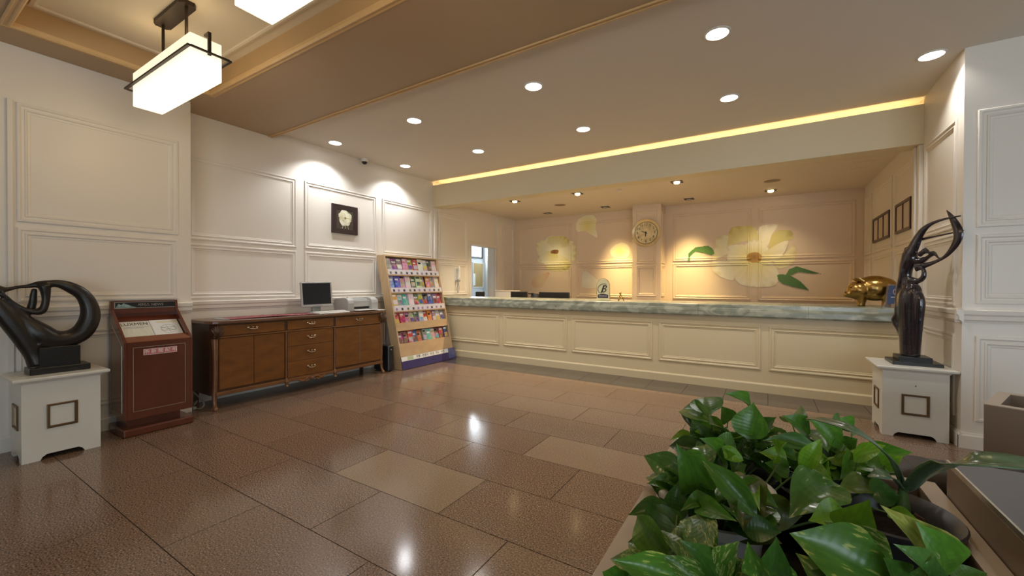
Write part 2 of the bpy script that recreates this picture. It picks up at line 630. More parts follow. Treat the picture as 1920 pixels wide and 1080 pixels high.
RAIL = [(1.048, 0), (1.048, 0.010), (1.062, 0.014), (1.072, 0.026), (1.105, 0.030), (1.118, 0.040), (1.150, 0.044), (1.158, 0.036), (1.158, 0)]
BASE = [(0, 0), (0, 0.018), (0.105, 0.018), (0.118, 0.012), (0.130, 0.010), (0.130, 0)]
MIDR = [(1.812, 0), (1.812, 0.008), (1.820, 0.012), (1.838, 0.012), (1.846, 0.008), (1.846, 0)]


def strip(bm, w, u0, u1, prof):
    a = [bm.verts.new(w.p(u0, z, d)) for z, d in prof]
    b = [bm.verts.new(w.p(u1, z, d)) for z, d in prof]
    n = len(prof)
    for i in range(n):
        bm.faces.new((a[i], a[(i + 1) % n], b[(i + 1) % n], b[i]))
    bm.faces.new(a)
    bm.faces.new(b[::-1])
    return bm


def panels(wall_obj, w, spans, rows, m, k=1.0):
    for u0, u1 in spans:
        for z0, z1 in rows:
            part('wall_panel', moulding(B(), w, u0, u1, z0, z1, k=k), m, wall_obj)


UP, LOW, DADO = (1.850, 2.795), (1.180, 1.808), (0.232, 0.940)
# ------------------------------------------------------------------ floor
XL, XP, XR, YR, ZC, ZS, YB, YK, ZA = -5.5, -5.173, 1.39, 4.91, 3.336, 3.267, 5.946, 9.0, 3.0
fl = B()
bx(fl, -7.6, 4.7, -4.3, 10.3, -0.12, -0.004)
floor = struct('floor', fl, GROUT, 'polished granite floor slabs in brick pattern')
TL, TW, G = 0.979, 0.4935, 0.005


def tile_mesh(name, lx, ly, m, parent):
    b = B()
    bx(b, G / 2, lx - G / 2, G / 2, ly - G / 2, -0.02, 0.0)
    return part(name, b, m, parent, local=True)


first = {}


def lay(name, x, y, lx, ly, m, pale=0.0):
    key = (name, round(lx, 3), round(ly, 3))
    if key not in first:
        o = tile_mesh(name, lx, ly, m, floor)
        first[key] = o
    else:
        o = first[key].copy()
        C.objects.link(o)
        o.parent = floor
    o.location = (x, y, 0)
    o.color = (pale, 0, 0, 1)


for row in range(-7, 10):
    y0 = 0.836 + TW * row
    y1 = min(y0 + TW, 5.432)
    off = -2.620 if row % 2 == 0 else -2.130
    for n in range(-4, 5):
        x0 = off + TL * n
        x1 = x0 + TL
        x0, x1 = max(x0, -5.5), min(x1, 2.6)
        if x1 - x0 < 0.05 or (x0 > 1.3 and y0 < 2.5):
            continue
        pale = {(2, 0): .45, (4, 1): .42, (3, 0): 0, (1, 1): .1}.get((row, n), rnd.uniform(0, .12))
        lay('floor_tile', x0, y0, x1 - x0, y1 - y0, GRAN, pale)
for n in range(15):
    lay('border_tile', -5.5 + n * 0.46, 5.432, 0.46, 0.65, GRAND)

# ------------------------------------------------------------------ walls
bm = B()
bx(bm, -5.7, XL, 1.905, 7.165, 0, ZC + 0.1)
bx(bm, -5.7, XL, 8.075, 9.0, 0, ZC + 0.1)
bx(bm, -5.7, XL, 7.165, 8.075, 2.224, ZC + 0.1)
wall_left = struct('wall_left', bm, PAINT, 'cream panelled wall behind the sideboard and brochure rack')
spL = [(1.98, 3.240), (3.358, 4.600), (4.718, 5.935)]
panels(wall_left, W_LEFT, spL, [UP, LOW, DADO], PAINT)
panels(wall_left, W_LEFT, [(6.085, 7.03)], [(1.85, 2.78), (1.14, 1.80)], PAINT)
panels(wall_left, W_LEFT, [(8.42, 8.93)], [(1.85, 2.78), (1.14, 1.80)], PAINT, 0.8)
bm = B()
bx(bm, XL - .01, XL + 0.03, 5.985, 6.05, 1.105, 2.842)
bx(bm, XL - .01, XL + 0.045, 8.17, 8.36, 0.0, ZA)
part('pilaster_strip', bm, PAINT, wall_left, bevel=0.004)
struct('chair_rail_left', strip(B(), W_LEFT, 1.905, 6.05, RAIL), PAINT, 'moulded cream rail along the left wall')
struct('baseboard_left', strip(B(), W_LEFT, 1.905, 6.05, BASE), PAINT, 'cream baseboard of the left wall')

bm = B()
bx(bm, -5.7, XP, -4.3, 1.905, 0, ZC + 0.1)
pier = struct('wall_pier', bm, PAINT, 'cream panelled pier behind the ring sculpture and newspaper stand')
panels(pier, W_PIER, [(0.718, 1.793)], [(1.852, 2.818), (1.195, 1.806), DADO], PAINT)
panels(pier, W_PIER, [(-1.2, 0.40)], [(1.852, 2.818), (1.195, 1.806), DADO], PAINT)
part('edge_strip', bx(B(), XP - .01, XP + 0.02, 0.668, 0.700, 0.13, 2.83), PAINT, pier, bevel=0.003)
struct('chair_rail_pier', strip(B(), W_PIER, 0.70, 1.905, RAIL), PAINT, 'moulded cream rail along the left pier')
struct('baseboard_pier', strip(B(), W_PIER, -4.2, 1.905, BASE), PAINT, 'cream baseboard of the left pier')

bm = B()
bx(bm, -5.7, XR + 0.2, YK, YK + 0.15, 0, ZC)
wall_back = struct('wall_back', bm, ALC, 'panelled back wall of the reception alcove')
spB = [(-5.372, -3.925), (-3.79, -2.405), (-1.655, -0.258), (-0.142, 1.270)]
panels(wall_back, W_BACK, spB, [(1.845, 2.812), (1.075, 1.800)], ALC)
BACKRECT = [(a, b, c, d) for a, b in spB for c, d in ((1.845, 2.812), (1.075, 1.800))]
bm = B()
bx(bm, -2.385, -1.815, 8.6, 9.0, 0, ZA)
pillar = struct('wall_pillar', bm, ALC, 'square panelled pillar carrying the clock in the alcove')
panels(pillar, W_PILL, [(-2.30, -1.90)], [(1.80, 2.86), (1.125, 1.76)], ALC, 0.85)
panels(pillar, W_PILS, [(8.655, 8.945)], [(1.80, 2.86), (1.125, 1.76)], ALC, 0.7)

bm = B()
bx(bm, XR, 1.6, YR, 9.15, 0, ZC + 0.1)
wall_right = struct('wall_right', bm, PAINT, 'cream panelled return wall beside the counter and the dancing sculpture')
panels(wall_right, W_RIGHT, [(5.035, 5.885)], [UP, LOW, DADO], PAINT)
panels(wall_right, W_RIGHT, [(6.245, 7.03), (7.19, 8.30), (8.42, 8.93)], [(1.85, 2.80), (1.14, 1.80)], PAINT)
bm = B()
bx(bm, XR - 0.035, XR + .01, 5.96, 6.03, 0.0, 2.842)
bx(bm, XR - 0.05, XR + .01, 6.05, 6.13, 0.0, 2.842)
part('pilaster_strip', bm, PAINT, wall_right, bevel=0.004)
struct('chair_rail_right', strip(B(), W_RIGHT, YR - 0.044, 5.95, RAIL), PAINT, 'moulded cream rail on the right return wall')
struct('baseboard_right', strip(B(), W_RIGHT, YR - 0.018, 6.05, BASE), PAINT, 'cream baseboard of the right return wall')
bm = B()
bx(bm, 1.6, 4.7, YR, YR + 0.2, 0, ZC + 0.1)
wall_front = struct('wall_front', bm, PAINT, 'white panelled wall at the right edge, facing the lobby')
panels(wall_front, W_FRONT, [(1.468, 2.75), (2.87, 4.2)], [(1.835, 2.800), (1.205, 1.775), DADO], PAINT, 1.15)
struct('chair_rail_front', strip(B(), W_FRONT, XR - 0.044, 4.6, RAIL), PAINT, 'moulded white rail on the wall at the right edge')
struct('baseboard_front', strip(B(), W_FRONT, XR - 0.018, 4.6, BASE), PAINT, 'white baseboard at the right edge')

# unseen sides of the lobby with the glazed openings the daylight comes through
bm = B()
bx(bm, -5.7, 0.55, -4.3, -4.2, 0, ZC)
bx(bm, 4.25, 4.7, -4.3, -4.2, 0, ZC)
bx(bm, 0.55, 4.25, -4.3, -4.2, 2.85, ZC)
struct('wall_rear', bm, PAINT, 'lobby wall behind the viewer with a wide glazed opening')
bm = B()
bx(bm, 4.6, 4.7, -4.2, -3.0, 0, ZC)
bx(bm, 4.6, 4.7, 2.2, 5.1, 0, ZC)
bx(bm, 4.6, 4.7, -3.0, 2.2, 2.75, ZC)
struct('wall_far_right', bm, PAINT, 'lobby wall to the right of the viewer with a glazed opening')

# ------------------------------------------------------------------ ceilings
bm = B()
bx(bm, -5.7, 4.7, 2.915, 6.32, ZC, ZC + 0.14)
ceiling = struct('ceiling', bm, CEIL, 'plain lobby ceiling with round downlights')
TX0, TX1, TY0, TY1, TZ = -4.770, 1.9, 0.640, 1.930, 3.442
bm = B()
bx(bm, -5.7, TX0, -4.3, 2.915, ZS, TZ + 0.1)
bx(bm, TX1, 4.7, -4.3, 2.915, ZS, TZ + 0.1)
bx(bm, TX0, TX1, -4.3, TY0, ZS, TZ + 0.1)
bx(bm, TX0, TX1, TY1, 2.915, ZS, TZ + 0.1)
soff = struct('ceiling_soffit', bm, SOFF, 'lowered tan ceiling around the lamp tray')
bm = B()
bx(bm, TX0, TX1, TY0, TY1, TZ, TZ + 0.1)
tray = struct('ceiling_tray', bm, TRAYM, 'raised cream ceiling tray holding the box lamps')


class Ceil:
    """looking up: u = x, z slot = y, d downwards"""

    def __init__(self, z):
        self.z = z

    def p(self, u, y, d=0.0):
        return V((u, y, self.z - d))


part('tray_moulding', moulding(B(), Ceil(TZ), TX0 + 0.06, TX1 - 0.06, TY0 + 0.075, TY1 - 0.095, [(0, 0), (0, 0.012), (0.02, 0.016), (0.036, 0.012), (0.036, 0)]), TRAYM, tray)
bm = B()
moulding(bm, Ceil(ZS), TX0 - 0.05, TX1 + 0.05, TY0 - 0.055, TY1 + 0.05, [(0, 0), (0, 0.010), (0.010, 0.014), (0.018, 0.008), (0.034, 0.008), (0.040, 0.018), (0.05, 0.020), (0.062, 0.006), (0.062, -0.02)])
struct('trim_1', bm, GILT, 'gilded moulding around the lamp tray')
bm = B()
bx(bm, TX0, TX0 + 0.012, TY0, TY1, ZS + .02, TZ)
bx(bm, TX0, TX1, TY1 - 0.012, TY1, ZS + .02, TZ)
bx(bm, TX0, TX1, TY0, TY0 + 0.012, ZS + .02, TZ)
struct('trim_3', bm, FASCIA, 'tan fascia board lining the lamp tray')
bm = B()
for y0, y1, d in ((2.868, 2.880, 0.012), (2.880, 2.902, 0.005), (2.902, 2.915, 0.012)):
    bx(bm, -5.5, 4.6, y0, y1, ZS - d, ZS + .01)
struct('trim_2', bm, GILT, 'double gilded bead along the edge of the lowered ceiling')
bm = B()
bx(bm, -5.7, 1.6, 6.145, YK + 0.1, ZA, ZA + 0.1)
alc = struct('ceiling_alcove', bm, CEIL, 'low ceiling over the reception desk')
part('access_panel', moulding(B(), Ceil(ZA), 0.98, 1.2, 7.10, 7.45, [(0, 0), (0, .003), (.006, .003), (.006, 0)]), CEIL, alc)
# beam with the light cove on top
bm = B()
bx(bm, -5.5, XR, YB, YB + 0.03, 2.8455, 3.262)
bx(bm, -5.5, XR, YB + 0.03, YB + 0.24, 2.8455, 2.90)
bx(bm, -5.5, XR, YB + 0.20, YB + 0.24, 2.90, 3.02)
bx(bm, -5.5, XR, YB + 0.2, 6.36, 3.02, 3.08)
bx(bm, -5.5, XR, 6.30, 6.36, 3.08, ZC)
struct('beam', bm, PAINT_B, 'cream beam over the counter hiding the cove light')
COVE = mat('cove_tube', (1, 0.85, 0.5), 0.4, emit=((1.0, 0.73, 0.33), 62.0), noise=(1, .3))
bm = B()
for k in range(11):
    x = -5.42 + k * 0.62
    tube(bm, [(x, YB + 0.13, 3.10), (x + 0.58, YB + 0.13, 3.10)], 0.012, 8)
cl = part('cove_light', bm, COVE, None)
tag(cl, 'warm strip of tube lights hidden on top of the beam', 'light')

# ------------------------------------------------------------------ doorway and the small office beyond it
bm = B()
for y0, y1, z0, z1 in ((7.095, 7.165, 0, 2.224), (8.075, 8.145, 0, 2.224), (7.095, 8.145, 2.224, 2.285)):
    bx(bm, XL - .01, XL + 0.022, y0, y1, z0, z1)
struct('door_1', bm, PAINT, 'open doorway behind the reception counter', bevel=0.004)
OFFW = mat('office_paint', (0.72, 0.75, 0.76), 0.6, noise=(2, .3))
bm = B()
bx(bm, -7.4, -7.3, 6.3, 10.2, 0, 2.95)
bx(bm, -7.4, -5.7, 10.1, 10.2, 0, 2.95)
bx(bm, -7.4, -5.7, 6.2, 6.3, 0, 2.95)
bx(bm, -5.75, -5.7, 9.0, 10.1, 0, 2.95)
struct('wall_office', bm, OFFW, 'pale walls of the office beyond the doorway')
bm = B()
bx(bm, -7.4, -5.7, 6.2, 10.2, 2.95, 3.05)
struct('ceiling_office', bm, OFFW, 'pale office ceiling beyond the doorway')
wf = struct('window_1', moulding(B(), Wall((-7.3, 0, 0), (0, 1, 0), (1, 0, 0)), 9.36, 10.06, 2.13, 2.72, [(0, 0), (0, .03), (.045, .03), (.045, 0)]), BLACKP, 'small bright office window seen through the doorway')
part('pane', box(-7.301, -7.292, 9.405, 10.015, 2.175, 2.675), GLASSW, wf)
light('office_daylight', 'AREA', (-7.22, 9.6, 2.4), 90, (0.85, 0.93, 1.0), (0, -PI / 2, 0), shape='RECTANGLE', size=0.5, size_y=0.6)
t = thing('notice_board', 'cork notice board on the office wall beyond the doorway', 'board', (-7.29, 9.8, 1.28))
part('cork', box(-7.3, -7.285, 9.60, 10.08, 1.285, 1.985), CORK, t)
part('border', moulding(B(), Wall((-7.3, 0, 0), (0, 1, 0), (1, 0, 0)), 9.57, 10.095, 1.26, 2.01, [(0, 0), (0, .025), (.03, .025), (.03, 0)]), WHITEP, t)
part('notice', box(-7.285, -7.282, 9.60, 9.70, 1.33, 1.68), PAPER, t)
# ------------------------------------------------------------------ painted flowers draped over the back wall panelling
def relief(x, z):
    for u0, u1, z0, z1 in BACKRECT:
        w = min(x - u0, u1 - x, z - z0, z1 - z)
        if 0 <= w <= 0.08:
            for (a, d), (a2, d2) in zip(PROF[1:], PROF[2:]):
                if a <= w <= a2:
                    return d + (d2 - d) * (w - a) / max(a2 - a, 1e-6)
    return 0.0


def inside(x, z, P):
    r = False
    j = len(P) - 1
    for i in range(len(P)):
        if (P[i][1] > z) != (P[j][1] > z) and x < (P[j][0] - P[i][0]) * (z - P[i][1]) / (P[j][1] - P[i][1]) + P[i][0]:
            r = not r
        j = i
    return r


def paint_mat():
    m = bpy.data.materials.new('mural_paint')
    m.use_nodes = True
    b = m.node_tree.nodes['Principled BSDF']
    a = m.node_tree.nodes.new('ShaderNodeVertexColor')
    a.layer_name = 'paint'
    m.node_tree.links.new(a.outputs['Color'], b.inputs['Base Color'])
    b.inputs['Roughness'].default_value = 0.5
    return m


PAINTED = paint_mat()


def petal(name, P, ca, cb, anchor, lift, parent, cell=0.009, rounds=1):
    """painted patch: colour runs from ca at the anchor to cb at the far rim"""
    P = [p[:2] for p in P]
    if rounds:
        P = [q[:2] for q in spline(P + [P[0]], 4)]
    x0, x1 = min(p[0] for p in P), max(p[0] for p in P)
    z0, z1 = min(p[1] for p in P), max(p[1] for p in P)
    far = max(math.hypot(p[0] - anchor[0], p[1] - anchor[1]) for p in P)
    bm = B()
    col = bm.loops.layers.color.new('paint')
    vs = {}

    def vert(i, k):
        if (i, k) not in vs:
            x, z = x0 + i * cell, z0 + k * cell
            vs[(i, k)] = bm.verts.new(W_BACK.p(x, z, relief(x, z) + lift))
        return vs[(i, k)]
    for i in range(int((x1 - x0) / cell) + 1):
        for k in range(int((z1 - z0) / cell) + 1):
            xc, zc = x0 + (i + .5) * cell, z0 + (k + .5) * cell
            if not inside(xc, zc, P):
                continue
            f = bm.faces.new((vert(i, k), vert(i + 1, k), vert(i + 1, k + 1), vert(i, k + 1)))
            t = min(1, math.hypot(xc - anchor[0], zc - anchor[1]) / far)
            s = 0.06 * math.sin(math.atan2(zc - anchor[1], xc - anchor[0]) * 23)
            t = min(1, max(0, t + s))
            c = [a + (b - a) * t for a, b in zip(ca, cb)]
            if rounds and t > .86:  # fine darker outline brushed round the petal
                c = [a + (b - a) * min(1, (t - .86) * 5) for a, b in zip(c, (cb[0] * .78, cb[1] * .68, cb[2] * .46))]
            for lp in f.loops:
                lp[col] = (*[max(0, q) ** (1 / 2.2) for q in c], 1)
    if len(bm.faces):
        part(name, bm, PAINTED, parent)
    else:
        bm.free()


CR, YL, PAL = (0.88, 0.83, 0.52), (0.76, 0.68, 0.22), (0.95, 0.93, 0.76)
GR1, GR2 = (0.05, 0.16, 0.03), (0.13, 0.28, 0.06)
t = thing('painted_flower', 'large pale yellow flower with green leaves painted on the right of the alcove wall', 'mural', (-0.2, 8.98, 1.34))
cen = (-0.21, 1.89)
for i, (P, a, b) in enumerate([
    ([(-0.59, 2.48), (-0.27, 2.48), (-0.16, 2.37), (-0.1, 2.1), (-0.33, 2.2), (-0.66, 2.13), (-0.65, 2.32)], CR, YL),
    ([(-0.16, 2.37), (-0.09, 2.47), (0.16, 2.47), (0.07, 2.29), (0.01, 2.1), (-0.1, 2.1)], CR, PAL),
    ([(0.07, 2.29), (0.18, 2.37), (0.37, 2.34), (0.39, 2.19), (0.29, 2.17), (0.04, 2.03)], YL, (0.66, 0.61, 0.26)),
    ([(-0.86, 2.3), (-0.65, 2.32), (-0.66, 2.13), (-0.63, 1.99), (-0.81, 1.89), (-0.91, 1.86), (-0.88, 2.07)], PAL, CR),
    ([(0.1, 1.83), (0.26, 1.92), (0.42, 2.09), (0.42, 1.79), (0.24, 1.67), (0.13, 1.7)], YL, CR),
    ([(-0.92, 1.83), (-0.63, 1.82), (-0.54, 1.47), (-0.75, 1.51), (-0.91, 1.65)], CR, PAL),
    ([(-0.63, 1.82), (-0.33, 1.84), (-0.04, 1.87), (0.13, 1.7), (0.18, 1.54), (0.1, 1.34), (-0.33, 1.34), (-0.5, 1.44), (-0.57, 1.65)], YL, PAL),
    ([(-0.63, 1.99), (-0.66, 2.11), (-0.51, 2.14), (-0.33, 2.11), (-0.27, 1.98), (-0.33, 1.84), (-0.45, 1.81), (-0.63, 1.8), (-0.66, 1.92)], YL, PAL),
    ([(-0.33, 1.98), (-0.35, 2.12), (-0.27, 2.2), (-0.16, 2.21), (-0.04, 2.13), (0.03, 1.97), (-0.1, 1.9)], YL, PAL),
    ([(-0.04, 1.97), (0.12, 2.09), (0.29, 2.17), (0.33, 2.12), (0.23, 1.89), (0.1, 1.8), (-0.04, 1.84)], YL, PAL)]):
    petal('petal', P, a, b, cen, 0.002 + 0.0006 * i, t)
petal('stamen', [(-0.33, 1.9), (-0.3, 1.95), (-0.21, 1.98), (-0.13, 1.96), (-0.09, 1.89), (-0.11, 1.8), (-0.21, 1.79), (-0.31, 1.81)], (0.36, 0.17, 0.03), (0.62, 0.40, 0.10), cen, 0.009, t)
petal('leaf', [(-1.37, 1.84), (-1.36, 2.0), (-1.23, 2.12), (-0.99, 2.14), (-0.91, 2.07), (-0.88, 1.98), (-0.94, 1.95), (-1.07, 2.0), (-1.23, 2.04), (-1.32, 1.96), (-1.33, 1.84)], GR2, GR1, (-0.9, 2.0), 0.009, t, rounds=0)
petal('leaf', [(0.16, 1.56), (0.29, 1.55), (0.34, 1.65), (0.45, 1.7), (0.61, 1.64), (0.81, 1.56), (0.66, 1.57), (0.48, 1.6), (0.35, 1.53)], GR2, GR1, (0.16, 1.56), 0.009, t, rounds=0)
petal('leaf', [(0.16, 1.55), (0.24, 1.56), (0.37, 1.53), (0.5, 1.44), (0.64, 1.27), (0.4, 1.33), (0.24, 1.39), (0.17, 1.47)], GR2, GR1, (0.16, 1.56), 0.0095, t, rounds=0)
t = thing('painted_flower', 'smaller cream flower painted on the left of the alcove wall', 'mural', (-4.35, 8.98, 1.67))
cen = (-4.37, 2.14)
for i, (P, a, b) in enumerate([
    ([(-4.88, 2.25), (-4.84, 2.41), (-4.64, 2.44), (-4.53, 2.53), (-4.36, 2.54), (-4.15, 2.52), (-3.97, 2.4), (-3.87, 2.36), (-3.8, 2.13), (-3.87, 1.91), (-3.95, 1.82), (-4.01, 1.67), (-4.19, 1.69), (-4.27, 1.68), (-4.53, 1.72), (-4.62, 1.86), (-4.84, 1.94), (-4.77, 2.05)], PAL, CR),
    ([(-4.57, 2.39), (-4.51, 2.52), (-4.15, 2.52), (-3.97, 2.39), (-4.03, 2.27), (-4.28, 2.23), (-4.45, 2.25)], PAL, YL),
    ([(-4.88, 2.25), (-4.84, 2.41), (-4.64, 2.43), (-4.47, 2.26), (-4.57, 2.09), (-4.77, 2.05)], PAL, CR),
    ([(-4.07, 2.26), (-3.87, 2.36), (-3.8, 2.13), (-3.87, 1.91), (-4.07, 1.92), (-4.19, 2.07)], PAL, CR),
    ([(-4.62, 1.89), (-4.28, 2.08), (-3.99, 1.92), (-3.97, 1.77), (-4.19, 1.69), (-4.53, 1.72)], PAL, YL),
    ([(-4.77, 2.05), (-4.57, 2.18), (-4.32, 2.12), (-4.28, 2.0), (-4.49, 1.85), (-4.75, 1.92)], YL, PAL)]):
    petal('petal', P, a, b, cen, 0.002 + 0.0006 * i, t)
petal('stamen', [(-4.47, 2.18), (-4.4, 2.2), (-4.27, 2.19), (-4.28, 2.11), (-4.4, 2.11), (-4.46, 2.12)], (0.20, 0.07, 0.02), (0.42, 0.22, 0.06), cen, 0.008, t, cell=0.007)
for lab, P, a, b in [
    ('yellow petal painted near the ceiling, right of the smaller flower', [(-3.81, 2.8), (-3.73, 2.9), (-3.56, 2.96), (-3.4, 2.95), (-3.31, 2.83), (-3.34, 2.69), (-3.29, 2.44), (-3.42, 2.5), (-3.59, 2.6), (-3.79, 2.61)], YL, PAL),
    ('round yellow petal painted left of the wall clock', [(-3.01, 2.12), (-2.88, 2.24), (-2.71, 2.29), (-2.57, 2.2), (-2.55, 2.05), (-2.63, 1.95), (-2.85, 1.95), (-2.97, 2.03)], YL, PAL),
    ('pale petal painted beside the reception name sign', [(-3.65, 1.67), (-3.55, 1.67), (-3.28, 1.46), (-3.26, 1.32), (-3.43, 1.28), (-3.65, 1.3), (-3.67, 1.43)], PAL, (0.80, 0.74, 0.62)),
    ('pinkish fallen petal painted under the smaller flower', [(-4.99, 1.47), (-4.83, 1.57), (-4.57, 1.66), (-4.51, 1.62), (-4.61, 1.43), (-4.74, 1.31), (-4.92, 1.29), (-5.01, 1.37)], (0.78, 0.66, 0.42), (0.72, 0.46, 0.30))]:
    cx = sum(p[0] for p in P) / len(P)
    cz = sum(p[1] for p in P) / len(P)
    t = thing('painted_petal', lab, 'mural', (cx, 8.98, cz))
    petal('petal', P, a, b, (cx, cz), 0.003, t)

# ------------------------------------------------------------------ reception counter
t = thing('reception_counter', 'long cream panelled reception counter below the marble top', 'counter', (-2.05, 6.3, 0))
part('body', box(XL + .002, XR - .052, 6.075, 6.62, 0.0, 0.943), PAINT_C, t)
part('plinth', strip(B(), W_CTR, XL + .03, XR - .06, [(0, 0), (0, 0.02), (0.10, 0.02), (0.112, 0.012), (0.118, 0)]), PAINT_C, t)
for u0, u1 in [(-5.25, -4.030), (-3.939, -2.722), (-2.640, -1.392), (-1.304, -0.062), (0.028, 1.30)]:
    part('front_panel', moulding(B(), W_CTR, u0, u1, 0.283, 0.838), PAINT_C, t)
t = thing('counter_top', 'thick grey-green marble top along the reception counter', 'counter top', (-2.05, 6.4, 0.945))
sl = [(6.86, 1.108), (6.018, 1.108), (6.004, 1.098), (6.002, 1.058), (5.994, 1.048), (5.988, 1.02), (5.988, 0.965), (6.0, 0.945), (6.86, 0.945)]
xs = [XL + .004, -4.25, -3.201, -1.983, -0.781, 0.423, XR - .055]
for x0, x1 in zip(xs, xs[1:]):
    part('stone_slab', prism(B(), [(x0 + 0.0012, y, z) for y, z in sl], (x1 - x0 - 0.0024, 0, 0)), MARBLE, t)
# desk and screens behind the counter
t = thing('work_desk', 'staff desk hidden behind the reception counter', 'desk', (-2.6, 7.5, 0))
part('desktop', box(-5.1, 0.6, 7.05, 7.75, 0.72, 0.75), BIRCH, t, bevel=0.003)
for x in (-5.08, -3.2, -1.3, 0.55):
    part('panel_leg', box(x, x + 0.03, 7.08, 7.72, 0, 0.72), BIRCH, t)


def monitor_back(x, w, top, lab):
    t = thing('monitor', lab, 'monitor', (x, 7.3, 0.75))
    part('casing', box(x - w / 2, x + w / 2, 7.20, 7.245, top - 0.33, top), BLACKP, t, bevel=0.008, seg=2)
    part('screen', box(x - w / 2 + .015, x + w / 2 - .015, 7.245, 7.247, top - 0.31, top - .02), SCREEN, t)
    part('stand', box(x - 0.03, x + 0.03, 7.25, 7.29, 0.765, top - 0.1), BLACKP, t)
    part('foot', box(x - 0.12, x + 0.12, 7.19, 7.37, 0.75, 0.765), BLACKP, t, bevel=0.004)


monitor_back(-4.305, 0.39, 1.212, 'narrow black monitor seen from behind over the counter, nearest the doorway')
monitor_back(-3.515, 0.65, 1.212, 'wide black monitor seen from behind over the counter, left of the name sign')
t = thing('telephone', 'small dark desk telephone between the two black monitors', 'telephone', (-3.93, 7.12, 0.75))
part('base', prism(B(), [(-4.02, 7.08, 0.75), (-4.02, 7.3, 0.75), (-4.02, 7.3, 1.16), (-4.02, 7.22, 1.18)], (0.14, 0, 0)), BLACKP, t)
part('handset', box(-4.03, -3.99, 7.1, 7.3, 1.165, 1.19), BLACKP, t, bevel=0.008)
t = thing('low_partition', 'low white partition beside the office doorway', 'partition', (-5.0, 7.5, 0))
part('panel', box(-5.28, -4.66, 7.80, 7.84, 0, 1.205), WHITEP, t)
part('cap', box(-5.29, -4.65, 7.79, 7.85, 1.205, 1.225), PAINT, t, bevel=0.003)
t = thing('office_chair', 'black chair back showing in the office doorway', 'chair', (-5.35, 7.4, 0))
part('backrest', box(-5.47, -5.24, 7.28, 7.34, 0.72, 1.205), BLACKP, t, bevel=0.02, seg=2)
part('seat', box(-5.48, -5.14, 7.32, 7.72, 0.42, 0.48), BLACKP, t, bevel=0.02, seg=2)
part('column', lathe(B(), [(0.2, 0), (0.2, 0.03), (0.03, 0.07), (0.03, 0.42)], (-5.315, 7.5, 0), 12, .85, .85), BLACKP, t)

# wall clock
ck = V((-2.105, 8.6, 2.42))
t = thing('wall_clock', 'round gold wall clock hanging on the alcove pillar', 'clock', (ck.x, ck.y, ck.z - 0.285))


def disc(bm, c, prof, seg=40, cap=True):
    """revolve (radius, distance towards the viewer) about a horizontal y axis"""
    rings = [[bm.verts.new((c[0] + max(r, 1e-4) * math.cos(2 * PI * k / seg), c[1] - d, c[2] + max(r, 1e-4) * math.sin(2 * PI * k / seg))) for k in range(seg)] for r, d in prof]
    for a, b in zip(rings, rings[1:]):
        for k in range(seg):
            bm.faces.new((a[k], a[(k + 1) % seg], b[(k + 1) % seg], b[k]))
    if cap:
        bm.faces.new(rings[0])
        bm.faces.new(rings[-1][::-1])
    return bm


FACE = mat('clock_face', (0.86, 0.76, 0.48), 0.3, 0.0, noise=(10, 0.2), col2=(0.55, 0.42, 0.2))
part('rim', disc(B(), ck, [(0.283, 0), (0.287, 0.03), (0.275, 0.05), (0.235, 0.03), (0.225, 0.022), (0.0, 0.022)]), mat('clock_rim', (0.90, 0.78, 0.48), 0.28, 0.4, noise=(8, .3), col2=(.7, .54, .26)), t, smooth=True)
part('dial', disc(B(), (ck.x, ck.y - 0.022, ck.z), [(0.222, 0), (0.222, 0.004), (0.0, 0.004)]), FACE, t)
part('dial_ring', disc(B(), (ck.x, ck.y - 0.026, ck.z), [(0.228, 0), (0.228, .003), (0.221, .003), (0.221, 0)], 40, False), INK, t)
part('centre_plate', disc(B(), (ck.x, ck.y - 0.026, ck.z), [(0.115, 0), (0.112, 0.004), (0, 0.004)]), FACE, t)
for k in range(1, 13):
    a = PI / 2 - k * PI / 6
    text('numeral', str(k), 0.072, t, plane_mtx((ck.x + 0.172 * math.cos(a), ck.y - 0.0275, ck.z + 0.172 * math.sin(a)), (1, 0, 0), (0, 0, 1)), INK)


def hand(name, ang, ln, w):
    d = V((math.cos(ang), 0, math.sin(ang)))
    s = V((-d.z, 0, d.x))
    c = V((ck.x, ck.y - 0.036, ck.z))
    part(name, prism(B(), [c - d * 0.03 - s * w, c + d * ln * .7 - s * w, c + d * ln, c + d * ln * .7 + s * w, c - d * .03 + s * w], (0, -0.003, 0)), INK, t)


hand('minute_hand', math.radians(157), 0.125, 0.006)
hand('hour_hand', math.radians(264), 0.085, 0.008)
part('hub', disc(B(), (ck.x, ck.y - 0.034, ck.z), [(0.014, 0), (0.012, 0.008), (0, 0.008)], 12), INK, t)

# arched name sign and little bell on the counter
t = thing('name_sign', 'cream arched sign with a script letter standing on the counter', 'sign', (-2.205, 6.3, 1.108))


def arch(w, z0, z1, zc, y, n=14):
    pts = [(-2.205 - w, y, z0), (-2.205 - w, y, zc)]
    pts += [(-2.205 + w * math.cos(PI - PI * k / n), y, zc + (z1 - zc) * math.sin(PI * k / n)) for k in range(1, n)]
    return pts + [(-2.205 + w, y, zc), (-2.205 + w, y, z0)]


